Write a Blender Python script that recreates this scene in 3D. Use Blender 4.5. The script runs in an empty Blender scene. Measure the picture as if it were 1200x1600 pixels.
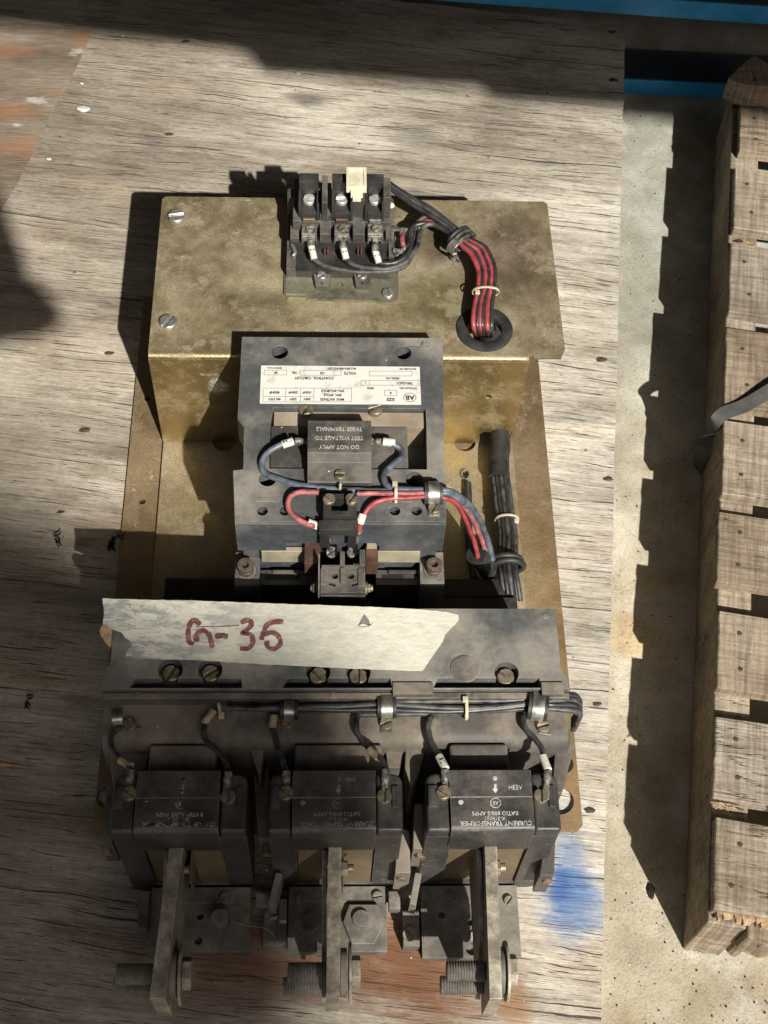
import bpy, bmesh, math, random
from mathutils import Vector, Matrix, noise
random.seed(7)
R = math.radians
scn = bpy.context.scene
col = scn.collection

# ------------------------------------------------------------------ camera
CAM = Vector((0.0, 0.0, 1.251))
M_ = ((0.99915925, -0.01744289, 0.03710179), (0.00445816, -0.85338304, -0.5212653), (0.04075441, 0.52099245, -0.85258779))
F_ = 2144.16
cd = bpy.data.cameras.new('camera'); cam = bpy.data.objects.new('camera', cd); col.objects.link(cam)
cam.matrix_world = Matrix(((M_[0][0], -M_[1][0], -M_[2][0], CAM.x), (M_[0][1], -M_[1][1], -M_[2][1], CAM.y),
                           (M_[0][2], -M_[1][2], -M_[2][2], CAM.z), (0, 0, 0, 1)))
cd.sensor_width = 36; cd.lens = 36 * F_ / 1600; cd.clip_start = .02; cd.clip_end = 200
scn.camera = cam
# ------------------------------------------------------------------ light
w = bpy.data.worlds.new('World'); scn.world = w; w.use_nodes = True
nt = w.node_tree
sky = nt.nodes.new('ShaderNodeTexSky'); sky.sky_type = 'NISHITA'; sky.sun_disc = False
sky.sun_elevation = R(42.4); sky.sun_rotation = R(158.6); sky.dust_density = 3.0; sky.ozone_density = .6
bg = nt.nodes['Background']; bg.inputs[1].default_value = .065
nt.links.new(sky.outputs[0], bg.inputs[0])
SUN = Vector((-.401, 1.021, -1.0))
sd = bpy.data.lights.new('sun', 'SUN'); sun = bpy.data.objects.new('sun', sd); col.objects.link(sun)
sd.energy = 5.0; sd.angle = R(.6); sd.color = (1, .955, .875)
sun.rotation_euler = SUN.to_track_quat('-Z', 'Y').to_euler(); sun.location = (1.6, -4, 4)
scn.view_settings.view_transform = 'Standard'; scn.view_settings.look = 'None'
scn.view_settings.exposure = .56; scn.view_settings.gamma = 1

# ------------------------------------------------------------------ helpers
def at(px, py, z):
    """point of the place seen at a photo pixel, at height z"""
    a, b = (px - 600) / F_, (py - 800) / F_
    d = Vector([M_[0][i] * a + M_[1][i] * b + M_[2][i] for i in range(3)])
    return CAM + d * ((z - CAM.z) / d.z)

def rgb(h):
    return tuple(h) + (1,) if len(h) == 3 else h

class NT:
    def __init__(s, name):
        s.mat = bpy.data.materials.new(name); s.mat.use_nodes = True
        s.t = s.mat.node_tree; s.b = s.t.nodes['Principled BSDF']
        s.co = s.t.nodes.new('ShaderNodeTexCoord').outputs['Object']
    def n(s, typ, **k):
        o = s.t.nodes.new(typ)
        for a, b in k.items():
            setattr(o, a, b)
        return o
    def link(s, a, b): s.t.links.new(a, b)
    def put(s, sock, v):
        if isinstance(v, (int, float)): sock.default_value = v
        elif isinstance(v, (tuple, list)):
            sock.default_value = rgb(v) if sock.type == 'RGBA' else v
        else: s.link(v, sock)
    def map(s, scale=(1, 1, 1), rot=(0, 0, 0), loc=(0, 0, 0), co=None):
        m = s.n('ShaderNodeMapping'); s.link(co or s.co, m.inputs[0])
        m.inputs['Scale'].default_value = scale; m.inputs['Rotation'].default_value = rot; m.inputs['Location'].default_value = loc
        return m.outputs[0]
    def noise(s, scale, co=None, detail=6, rough=.6, dist=0):
        m = s.n('ShaderNodeTexNoise'); s.link(co or s.co, m.inputs['Vector'])
        m.inputs['Scale'].default_value = scale; m.inputs['Detail'].default_value = detail
        m.inputs['Roughness'].default_value = rough; m.inputs['Distortion'].default_value = dist
        return m.outputs[0]
    def math(s, op, a, b=0, c=0, clamp=False):
        m = s.n('ShaderNodeMath', operation=op, use_clamp=clamp)
        s.put(m.inputs[0], a); s.put(m.inputs[1], b)
        if op in ('MULTIPLY_ADD',): s.put(m.inputs[2], c)
        return m.outputs[0]
    def ramp(s, v, lo, hi, a=0.0, b=1.0, smooth=True):
        m = s.n('ShaderNodeMapRange', interpolation_type='SMOOTHSTEP' if smooth else 'LINEAR')
        s.put(m.inputs[0], v); m.inputs[1].default_value = lo; m.inputs[2].default_value = hi
        m.inputs[3].default_value = a; m.inputs[4].default_value = b
        return m.outputs[0]
    def cramp(s, v, stops):
        m = s.n('ShaderNodeValToRGB'); s.link(v, m.inputs[0]); e = m.color_ramp.elements
        while len(e) < len(stops): e.new(.5)
        for i, (p, c) in enumerate(stops): e[i].position = p; e[i].color = rgb(c)
        return m.outputs[0]
    def mix(s, f, a, b, mode='MIX'):
        m = s.n('ShaderNodeMix', data_type='RGBA', blend_type=mode)
        s.put(m.inputs[0], f); s.put(m.inputs[6], a); s.put(m.inputs[7], b)
        return m.outputs[2]
    def blob(s, center, radii, soft=.5, jit=.35, jscale=20, co=None, nco=None):
        """soft-edged stain mask in object coordinates"""
        v = s.n('ShaderNodeVectorMath', operation='SUBTRACT'); s.link(co or s.co, v.inputs[0]); v.inputs[1].default_value = center
        d = s.n('ShaderNodeVectorMath', operation='DIVIDE'); s.link(v.outputs[0], d.inputs[0]); d.inputs[1].default_value = radii
        l = s.n('ShaderNodeVectorMath', operation='LENGTH'); s.link(d.outputs[0], l.inputs[0])
        nz = s.noise(jscale, detail=7, rough=.75, co=nco or co)
        x = s.math('ADD', l.outputs['Value'], s.math('MULTIPLY', s.math('SUBTRACT', nz, .5), jit * 2))
        return s.ramp(x, 1 - soft, 1 + .1, 1, 0)
    def bump(s, h, dist=.001, strength=1.0):
        m = s.n('ShaderNodeBump'); m.inputs['Strength'].default_value = strength; m.inputs['Distance'].default_value = dist
        s.link(h, m.inputs['Height']); s.link(m.outputs[0], s.b.inputs['Normal'])
    def done(s, color=None, rough=None, metal=None):
        if color is not None: s.put(s.b.inputs['Base Color'], color)
        if rough is not None: s.put(s.b.inputs['Roughness'], rough)
        if metal is not None: s.put(s.b.inputs['Metallic'], metal)
        return s.mat

def dusty(name, base, dust, amount=.5, rough=.55, scale=9, metal=0, var=.25, bump=.0003, scr=.25, up=.6, wear=None):
    """a surface with settled dust (more on faces that look up), grime mottling and fine scratches"""
    s = NT(name)
    nz = s.noise(scale, detail=8, rough=.68)
    fine = s.noise(scale * 22, detail=4, rough=.6)
    geo = s.n('ShaderNodeNewGeometry'); sep = s.n('ShaderNodeSeparateXYZ'); s.link(geo.outputs['Normal'], sep.inputs[0])
    upf = s.ramp(sep.outputs[2], -.2, 1, 1 - up, 1)
    d = s.math('MULTIPLY', s.ramp(nz, .40, .60, .22, 1), upf)
    d = s.math('MULTIPLY', d, amount * 1.25)
    d = s.math('ADD', d, s.math('MULTIPLY', s.math('SUBTRACT', fine, .5), .35), clamp=True)
    c = s.mix(d, base, dust)
    v = s.noise(scale * 2.7, co=s.map(loc=(3, 1, 7)), detail=7, rough=.7)
    c = s.mix(1.0, c, s.cramp(v, [(.3, (1 - var,) * 3), (.7, (1 + var * .25,) * 3)]), 'MULTIPLY')
    vo = s.n('ShaderNodeTexVoronoi'); s.link(s.co, vo.inputs['Vector']); vo.inputs['Scale'].default_value = 90
    vs = s.n('ShaderNodeSeparateColor'); s.link(vo.outputs['Color'], vs.inputs[0])
    spk = s.math('MULTIPLY', s.ramp(vo.outputs['Distance'], .05, .10, 1, 0), s.ramp(vs.outputs[0], .90, .92))
    c = s.mix(s.math('MULTIPLY', spk, .8), c, (.55, .52, .45))
    if scr:
        sc = s.noise(30, co=s.map((1, 14, 3), (0, 0, .7)), detail=3, rough=.8)
        sm = s.math('MULTIPLY', s.ramp(s.math('ABSOLUTE', s.math('SUBTRACT', sc, .5)), 0, .006, 1, 0), s.ramp(nz, .5, .62))
        c = s.mix(s.math('MULTIPLY', sm, scr), c, tuple(min(1, x * 2.2 + .08) for x in dust))
    if wear: c = edge_wear(s, c, wear[0], wear[1])
    s.bump(s.math('ADD', s.math('MULTIPLY', fine, .5), nz), bump)
    return s.done(c, s.ramp(d, 0, 1, rough, min(.95, rough + .3)), metal)

def edge_wear(s, c, wear, amount, radius=.0012):
    bv = s.n('ShaderNodeBevel'); bv.samples = 3; bv.inputs['Radius'].default_value = radius
    geo = s.n('ShaderNodeNewGeometry')
    d = s.n('ShaderNodeVectorMath', operation='DOT_PRODUCT'); s.link(bv.outputs[0], d.inputs[0]); s.link(geo.outputs['Normal'], d.inputs[1])
    m = s.ramp(s.math('SUBTRACT', 1, d.outputs['Value']), .01, .12)
    nz = s.ramp(s.noise(70, detail=5, rough=.75), .40, .60)
    return s.mix(s.math('MULTIPLY', s.math('MULTIPLY', m, nz), amount), c, wear)

def plain(name, base, rough=.5, metal=0, var=.15, scale=60, bump=.0002):
    s = NT(name)
    nz = s.noise(scale, detail=5)
    c = s.mix(1.0, base, s.cramp(nz, [(.3, (1 - var * 1.6,) * 3), (.7, (1,) * 3)]), 'MULTIPLY')
    s.bump(nz, bump)
    return s.done(c, rough, metal)

class G:
    """collects shapes into one mesh, in world metres"""
    def __init__(s): s.bm = bmesh.new(); s.m = 0; s.pl = s.bm.faces.layers.int.new('plate')
    def face(s, vs):
        try:
            f = s.bm.faces.new(vs); f.material_index = s.m; return f
        except ValueError: return None
    def prism(s, pts, a, b, axis='z', scale_b=1.0):
        """closed outline extruded from a to b; axis z: (x,y), y: (x,z), x: (y,z)"""
        def mk(p, h):
            if axis == 'z': return (p[0], p[1], h)
            if axis == 'y': return (p[0], h, p[1])
            return (h, p[0], p[1])
        cx = sum(p[0] for p in pts) / len(pts); cy = sum(p[1] for p in pts) / len(pts)
        A = [s.bm.verts.new(mk(p, a)) for p in pts]
        B = [s.bm.verts.new(mk((cx + (p[0] - cx) * scale_b, cy + (p[1] - cy) * scale_b), b)) for p in pts]
        fs = [s.face(A[::-1]), s.face(B)]
        n = len(pts)
        for i in range(n): fs.append(s.face((A[i], A[(i + 1) % n], B[(i + 1) % n], B[i])))
        return s
    def box(s, x0, x1, y0, y1, z0, z1):
        return s.prism([(x0, y0), (x1, y0), (x1, y1), (x0, y1)], z0, z1)
    def rot_box(s, c, size, ang):
        ca, sa = math.cos(ang), math.sin(ang); hx, hy = size[0] / 2, size[1] / 2
        pts = [(c[0] + x * ca - y * sa, c[1] + x * sa + y * ca) for x, y in ((-hx, -hy), (hx, -hy), (hx, hy), (-hx, hy))]
        return s.prism(pts, c[2] - size[2] / 2, c[2] + size[2] / 2)
    def cyl(s, c, r, a, b, axis='z', n=20, r2=None):
        pts = [(c[0] + r * math.cos(2 * math.pi * i / n), c[1] + r * math.sin(2 * math.pi * i / n)) for i in range(n)]
        return s.prism(pts, a, b, axis, (r2 / r) if r2 else 1.0)
    def dome(s, c, r, z0, h, n=16, k=4):
        rings = []
        for j in range(k):
            t = j / k * math.pi / 2
            rings.append([s.bm.verts.new((c[0] + r * math.cos(t) * math.cos(2 * math.pi * i / n), c[1] + r * math.cos(t) * math.sin(2 * math.pi * i / n), z0 + h * math.sin(t))) for i in range(n)])
        top = s.bm.verts.new((c[0], c[1], z0 + h))
        for j in range(k - 1):
            for i in range(n): s.face((rings[j][i], rings[j][(i + 1) % n], rings[j + 1][(i + 1) % n], rings[j + 1][i]))
        for i in range(n): s.face((rings[-1][i], rings[-1][(i + 1) % n], top))
        return s
    def tube(s, pts, r, n=8, smooth=True, r_end=None):
        P = spline(pts) if smooth else [Vector(p) for p in pts]
        if smooth: P = [p + noise.noise_vector(p * 55) * .0006 + noise.noise_vector(p * 160) * .00022 for p in P]
        prev = None; N = len(P); up = None
        for i, p in enumerate(P):
            t = (P[min(i + 1, N - 1)] - P[max(i - 1, 0)]).normalized()
            if up is None:
                up = Vector((0, 0, 1)) if abs(t.z) < .9 else Vector((0, 1, 0))
            side = t.cross(up)
            if side.length < 1e-5: side = t.orthogonal()
            side.normalize(); up = side.cross(t).normalized()
            rr = r if r_end is None else r + (r_end - r) * i / (N - 1)
            ring = [s.bm.verts.new(p + side * rr * math.cos(2 * math.pi * k / n) + up * rr * math.sin(2 * math.pi * k / n)) for k in range(n)]
            if prev:
                for k in range(n): s.face((prev[k], prev[(k + 1) % n], ring[(k + 1) % n], ring[k]))
            else: s.face(ring[::-1])
            prev = ring
        s.face(prev)
        return s
    def band(s, pts, width_dir, width, th):
        """a strip of metal following pts (centre line), `width` wide along width_dir, th thick"""
        P = [Vector(p) for p in pts]; wd = Vector(width_dir).normalized(); prev = None; N = len(P)
        for i, p in enumerate(P):
            t = (P[min(i + 1, N - 1)] - P[max(i - 1, 0)]).normalized(); nn = t.cross(wd).normalized()
            q = [s.bm.verts.new(p + wd * a * width / 2 + nn * b * th / 2) for a, b in ((-1, -1), (1, -1), (1, 1), (-1, 1))]
            if prev:
                for k in range(4): s.face((prev[k], prev[(k + 1) % 4], q[(k + 1) % 4], q[k]))
            else: s.face(q[::-1])
            prev = q
        s.face(prev)
        return s
    def plate(s, outline, holes, a, b, axis='z', bev=.0005):
        """flat plate with real holes; outline a list of points, holes (x,y,r) or lists of points"""
        c = bpy.data.curves.new('c', 'CURVE'); c.dimensions = '2D'; c.fill_mode = 'BOTH'; bev = min(bev, abs(b - a) * .35); c.extrude = abs(b - a) / 2 - bev; c.bevel_depth = bev; c.bevel_resolution = 1; c.offset = -bev
        def add(pts):
            sp = c.splines.new('POLY'); sp.points.add(len(pts) - 1); sp.use_cyclic_u = True
            for i, p in enumerate(pts): sp.points[i].co = (p[0], p[1], 0, 1)
        add(outline)
        for h in holes:
            if isinstance(h[0], (int, float)):
                n = 24; add([(h[0] + h[2] * math.cos(2 * math.pi * i / n), h[1] + h[2] * math.sin(2 * math.pi * i / n)) for i in range(n)])
            else: add(h)
        s._curve(c, lambda v: (v.x, v.y, (a + b) / 2 + v.z) if axis == 'z' else (v.x, (a + b) / 2 + v.z, v.y), 1)
        return s
    def _curve(s, c, fn, flag=2):
        o = bpy.data.objects.new('tmp', c); col.objects.link(o)
        bpy.context.view_layer.update()
        me = bpy.data.meshes.new_from_object(o.evaluated_get(bpy.context.evaluated_depsgraph_get()))
        vs = [s.bm.verts.new(fn(v.co)) for v in me.vertices]
        for p in me.polygons:
            f = s.face([vs[i] for i in p.vertices])
            if f: f[s.pl] = flag
        bpy.data.objects.remove(o); bpy.data.meshes.remove(me)
    def text(s, txt, c, size, ang=180, wide=1.0, th=.00008, squash=1.0, bold=0.0):
        t = bpy.data.curves.new('t', 'FONT'); t.body = txt; t.size = 1; t.align_x = 'CENTER'; t.align_y = 'CENTER'; t.resolution_u = 2
        t.extrude = th / size; t.offset = bold
        ca, sa = math.cos(R(ang)), math.sin(R(ang))
        def fn(v):
            x, y = v.x * size * wide, v.y * size * squash
            return (c[0] + x * ca - y * sa, c[1] + x * sa + y * ca, c[2] + v.z * size)
        s._curve(t, fn); return s
    def line(s, pts, z, w_, closed=False, th=.0001):
        """thin printed line as flat strokes"""
        P = [Vector((p[0], p[1])) for p in pts]
        if closed: P.append(P[0])
        for a, b in zip(P, P[1:]):
            d = (b - a).normalized(); n = Vector((-d.y, d.x)) * w_ / 2; a2 = a - d * w_ / 2; b2 = b + d * w_ / 2
            z += .00001
            s.prism([a2 - n, b2 - n, b2 + n, a2 + n], z, z + th)
        return s
    def obj(s, name, mats, parent=None, bevel=0, seg=2, smooth=True, kind=None, label=None, angle=35, origin=None):
        bmesh.ops.remove_doubles(s.bm, verts=s.bm.verts, dist=2e-6)
        bmesh.ops.recalc_face_normals(s.bm, faces=s.bm.faces)
        if bevel:
            s.bm.normal_update()
            es = [e for e in s.bm.edges if len(e.link_faces) == 2 and all(f[s.pl] == 0 for f in e.link_faces) and e.calc_face_angle(0) > R(38)]
            if es: bmesh.ops.bevel(s.bm, geom=es, offset=bevel, segments=seg, affect='EDGES', clamp_overlap=True, profile=.5)
        off = Vector(origin) if origin is not None else (root_of(parent) if parent else Vector((0, 0, 0)))
        bmesh.ops.translate(s.bm, verts=s.bm.verts, vec=-off)
        me = bpy.data.meshes.new(name); s.bm.to_mesh(me); s.bm.free()
        for m in (mats if isinstance(mats, (list, tuple)) else [mats]): me.materials.append(m)
        o = bpy.data.objects.new(name, me); col.objects.link(o)
        if parent: o.parent = parent
        elif origin is not None: o.location = origin
        if smooth:
            me.shade_smooth() if hasattr(me, 'shade_smooth') else None
            me.set_sharp_from_angle(angle=R(angle))
        if bevel:
            wn = o.modifiers.new('normals', 'WEIGHTED_NORMAL'); wn.keep_sharp = True; wn.weight = 80
        if kind: o['kind'] = kind
        if label: o['label'] = label
        return o

def root_of(o):
    v = Vector((0, 0, 0))
    while o: v += o.location; o = o.parent
    return v

def spline(pts, n=7):
    P = [Vector(p) for p in pts]
    if len(P) < 3: return P
    out = []
    for i in range(len(P) - 1):
        p0 = P[max(i - 1, 0)]; p1 = P[i]; p2 = P[i + 1]; p3 = P[min(i + 2, len(P) - 1)]
        for k in range(n):
            t = k / n
            out.append(.5 * ((2 * p1) + (p2 - p0) * t + (2 * p0 - 5 * p1 + 4 * p2 - p3) * t * t + (3 * p1 - p0 - 3 * p2 + p3) * t ** 3))
    out.append(P[-1]); return out

def thing(name, loc, label, cat, group=None):
    o = bpy.data.objects.new(name, None); col.objects.link(o); o.location = loc; o.empty_display_size = .05
    o['label'] = label; o['category'] = cat
    if group: o['group'] = group
    return o

def tag(o, label, cat, group=None):
    o['label'] = label; o['category'] = cat
    if group: o['group'] = group
    return o

def pxs(pts, z): return [tuple(at(x, y, z).xy) for x, y in pts]

def screw(px, py, z, r, ang, parent, mat, h=None, name='screw', hexhole=False, washer=False, c=None):
    """slotted pan head: two half heads on a disc, with a real slot between them"""
    c = c if c is not None else at(px, py, z); g = G(); h = h or r * .45
    if washer: g.cyl(c.xy, r * 1.3, z - .0012, z + .0004, n=20)
    g.cyl(c.xy, r * .93, z - .001, z + h * .45, n=18)
    for s_ in (1, -1):
        pts = []
        g_ = r * .13
        a0 = math.asin(g_ / r)
        for i in range(11):
            t = a0 + (math.pi - 2 * a0) * i / 10
            pts.append((r * math.cos(t), s_ * r * math.sin(t)))
        ca, sa = math.cos(R(ang)), math.sin(R(ang))
        pts = [(c.x + x * ca - y * sa, c.y + x * sa + y * ca) for x, y in pts]
        g.prism(pts, z + h * .12, z + h, scale_b=.9)
    return g.obj(name, mat, parent, bevel=r * .07, seg=1)

def wire(pts, r, mat, parent, label=None, name='wire', n=8):
    return G().tube(pts, r, n).obj(name, mat, parent, label=label, angle=60)

def sleeve(p0, p1, r, mat, parent, txt=None):
    p0 = Vector(p0); p1 = Vector(p1)
    g = G(); g.tube([p0, p0 + (p1 - p0) * .5, p1], r, 10, smooth=False)
    if txt:
        g.m = 1; d = p1 - p0; m = (p0 + p1) / 2
        g.text(txt, (m.x, m.y, m.z + r + .0001), r * 1.7, ang=math.degrees(math.atan2(d.y, d.x)) + 180, th=.0001)
    return g.obj('marker_sleeve', [mat, M['ink']], parent, angle=60)

def lug(p0, p1, rw, parent, mat, flat=True):
    """crimped ring terminal: barrel at p0 flattening into a tongue and ring at p1"""
    p0 = Vector(p0); p1 = Vector(p1); d = (p1 - p0); L = d.length; d.normalize(); side = Vector((-d.y, d.x, 0)).normalized()
    g = G(); g.tube([p0, p0 + d * L * .4], rw * 1.05, 10, smooth=False)
    g.tube([p0 + d * L * .38, p0 + d * L * .55], rw * 1.0, 10, smooth=False, r_end=rw * .7)
    t = .0009
    prof = [(.45, .72), (.7, .75), (.86, 1.15), (1.0, 1.4), (1.12, 1.2), (1.18, .6)]
    A = [p0 + d * L * a + side * rw * b for a, b in prof] + [p0 + d * L * a - side * rw * b for a, b in prof[::-1]]
    lo = [g.bm.verts.new(v - Vector((0, 0, t))) for v in A]; hi = [g.bm.verts.new(v + Vector((0, 0, t))) for v in A]
    g.face(lo[::-1]); g.face(hi)
    for i in range(len(A)): g.face((lo[i], lo[(i + 1) % len(A)], hi[(i + 1) % len(A)], hi[i]))
    return g.obj('ring_terminal', mat, parent, bevel=.0003, seg=1)

def rounded(x0, x1, y0, y1, r, n=4, corners=(1, 1, 1, 1)):
    """outline, counter clockwise from lower left; corners ll, lr, ur, ul"""
    out = []
    for (cx, cy, a0, k) in ((x0 + r, y0 + r, 180, 0), (x1 - r, y0 + r, 270, 1), (x1 - r, y1 - r, 0, 2), (x0 + r, y1 - r, 90, 3)):
        if corners[k]:
            for i in range(n + 1):
                a = R(a0 + 90 * i / n); out.append((cx + r * math.cos(a), cy + r * math.sin(a)))
        else:
            out.append(((x0, x1, x1, x0)[k], (y0, y0, y1, y1)[k]))
    return out

# ------------------------------------------------------------------ materials
def mat_plywood():
    s = NT('weathered_plywood')
    co = s.map((1, 1, 1))
    warp = s.noise(2.2, detail=3)
    big = s.noise(3.0, co=s.map((1, 3.2, 1)), detail=5, rough=.55, dist=.4)
    st = s.noise(4, co=s.map((.6, 22, 1)), detail=8, rough=.62, dist=.25)
    fib = s.noise(40, co=s.map((.8, 9, 1)), detail=6, rough=.75)
    spk = s.noise(260, co=s.map((.5, 1, 1)), detail=3, rough=.8)
    fin = s.noise(30, co=s.map((.35, 16, 1), loc=(0, 4, 0)), detail=4, rough=.7)
    t = s.math('ADD', s.math('MULTIPLY', big, .46), s.math('ADD', s.math('MULTIPLY', st, .30), s.math('MULTIPLY', fib, .30)))
    c = s.cramp(t, [(.42, (.21, .185, .155)), (.49, (.315, .288, .248)), (.57, (.41, .385, .34)), (.67, (.54, .52, .475))])
    lowf = s.noise(2.3, co=s.map((1, 1.5, 1), loc=(3, 9, 0)), detail=7, rough=.62, dist=.5)
    c = s.mix(1.0, c, s.cramp(lowf, [(.34, (.66, .64, .60)), (.5, (.98, .97, .95)), (.64, (1.20, 1.19, 1.17))]), 'MULTIPLY')
    pat = s.noise(13, co=s.map((1, 2.2, 1), loc=(6, 2, 0)), detail=8, rough=.75)
    c = s.mix(1.0, c, s.cramp(pat, [(.36, (.74, .70, .64)), (.48, (1, 1, 1)), (.66, (1.08, 1.07, 1.05))]), 'MULTIPLY')
    # paler towards the right side, darker and browner towards the left
    sep = s.n('ShaderNodeSeparateXYZ'); s.link(s.co, sep.inputs[0])
    side = s.ramp(s.math('ADD', sep.outputs[0], s.math('MULTIPLY', s.math('SUBTRACT', big, .5), .6)), -.62, -.02, 0, 1)
    c = s.mix(s.math('MULTIPLY', side, .7), c, s.mix(1.0, c, (1.5, 1.5, 1.48), 'MULTIPLY'))
    c = s.mix(s.math('MULTIPLY', s.math('SUBTRACT', 1, side), .62), c, s.mix(1.0, c, (.75, .68, .59), 'MULTIPLY'))
    brn = s.ramp(s.noise(4.5, co=s.map((1, 2.4, 1), loc=(5, 2, 0)), detail=5), .52, .68)
    c = s.mix(s.math('MULTIPLY', brn, .45), c, s.mix(1.0, c, (.84, .69, .52), 'MULTIPLY'))
    gry = s.ramp(s.noise(9, co=s.map((1, 3, 1), loc=(1, 8, 0)), detail=6), .56, .70)
    c = s.mix(s.math('MULTIPLY', gry, .5), c, (.10, .095, .09))
    # checks: long thin dark splits along the grain, a random one per narrow row
    crk = None
    sp = s.n('ShaderNodeSeparateXYZ'); s.link(s.co, sp.inputs[0])
    wv = s.noise(1.0, co=s.map((2.2, 5, 1), loc=(1, 6, 0)), detail=3, rough=.55)
    wf = s.noise(1.0, co=s.map((30, 40, 1), loc=(1, 6, 0)), detail=3, rough=.6)
    yy = s.math('ADD', sp.outputs[1], s.math('ADD', s.math('MULTIPLY', wv, .055), s.math('MULTIPLY', wf, .0035)))
    for k, (f, w_, lo, gx) in enumerate(((34, .0012, .52, 3.0), (75, .0009, .53, 7.0), (150, .00070, .54, 15.0), (330, .00048, .55, 30.0))):
        u = s.math('MULTIPLY', yy, f); cell = s.math('FLOOR', u)
        wn = s.n('ShaderNodeTexWhiteNoise', noise_dimensions='1D'); s.link(s.math('ADD', cell, k * 31.7), wn.inputs['W'])
        d = s.math('ABSOLUTE', s.math('SUBTRACT', s.math('FRACT', u), s.math('ADD', s.math('MULTIPLY', wn.outputs['Value'], .6), .2)))
        cv = s.n('ShaderNodeCombineXYZ'); s.link(s.math('MULTIPLY', sp.outputs[0], gx), cv.inputs[0]); s.link(s.math('MULTIPLY', cell, 3.37), cv.inputs[1]); cv.inputs[2].default_value = k * 5.1
        gate = s.ramp(s.noise(1.0, co=cv.outputs[0], detail=3, rough=.6), lo, lo + .14)
        wid = s.math('MULTIPLY', gate, w_ * f)
        q_ = s.math('DIVIDE', d, s.math('MAXIMUM', wid, .00001))
        m = s.math('MULTIPLY', s.ramp(q_, .35, 1.0, 1, 0), s.ramp(gate, .02, .25))
        crk = m if crk is None else s.math('MAXIMUM', crk, m)
    c = s.mix(s.math('MULTIPLY', crk, .88), c, (.022, .017, .013))
    c = s.mix(1.0, c, s.cramp(spk, [(.3, (.78,) * 3), (.65, (1.10,) * 3)]), 'MULTIPLY')
    c = s.mix(1.0, c, s.cramp(fin, [(.34, (.80,) * 3), (.5, (1.0,) * 3), (.66, (1.10,) * 3)]), 'MULTIPLY')
    # stains that belong to the sheet, soaked along the grain
    gco = s.map((1, 3.2, 1))
    def L(px, py): return tuple(PLYM @ at(px, py, 0))
    for (px, py, rx, ry, a, colr, j) in (
            (893, 1400, .030, .058, .70, (.035, .17, .46), 1.5), (925, 1425, .060, .030, .45, (.07, .20, .44), 1.7), (888, 1320, .022, .06, .40, (.09, .22, .45), 1.5), (876, 1385, .012, .03, .55, (.03, .12, .40), 1.2),
            (690, 1510, .085, .080, .80, (.20, .075, .025), 1.5), (640, 1520, .05, .05, .6, (.17, .075, .03), 1.5), (600, 1470, .09, .045, .7, (.24, .11, .045), .8), (805, 1575, .02, .03, .7, (.36, .19, .08), .6), (430, 1500, .16, .05, .75, (.16, .06, .022), .8),
            (300, 1560, .10, .03, .5, (.15, .07, .03), .8),
            (480, 155, .036, .018, .85, (.15, .14, .12), .6), (60, 800, .03, .012, .3, (.1, .09, .08), .8), (660, 220, .06, .016, .35, (.14, .13, .12), .8), (600, 300, .12, .01, .45, (.10, .10, .10), .9),
            (110, 930, .12, .02, .25, (.10, .08, .06), .8), (70, 1290, .14, .05, .35, (.10, .085, .07), .8)):
        m = s.blob(L(px, py), (rx, ry, 1), soft=.75, jit=j * .5, jscale=22, nco=gco)
        c = s.mix(s.math('MULTIPLY', m, a), c, s.mix(.35, colr, s.mix(1.0, c, colr, 'MULTIPLY')))
    vo = s.n('ShaderNodeTexVoronoi'); s.link(s.co, vo.inputs['Vector']); vo.inputs['Scale'].default_value = 46
    vs = s.n('ShaderNodeSeparateColor'); s.link(vo.outputs['Color'], vs.inputs[0])
    near = s.ramp(vo.outputs['Distance'], .04, .075, 1, 0)
    c = s.mix(s.math('MULTIPLY', near, s.ramp(vs.outputs[0], .955, .965, 0, .85)), c, (.70, .68, .62))
    c = s.mix(s.math('MULTIPLY', s.ramp(vo.outputs['Distance'], .05, .12, 1, 0), s.ramp(vs.outputs[1], .93, .95, 0, .8)), c, (.035, .028, .022))
    hgt = s.math('SUBTRACT', s.math('ADD', s.math('MULTIPLY', st, .7), s.math('ADD', s.math('MULTIPLY', fin, .5), s.math('MULTIPLY', fib, .4))), s.math('MULTIPLY', crk, 1.0))
    s.bump(hgt, .0016, 1.0)
    return s.done(c, .85)

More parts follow.
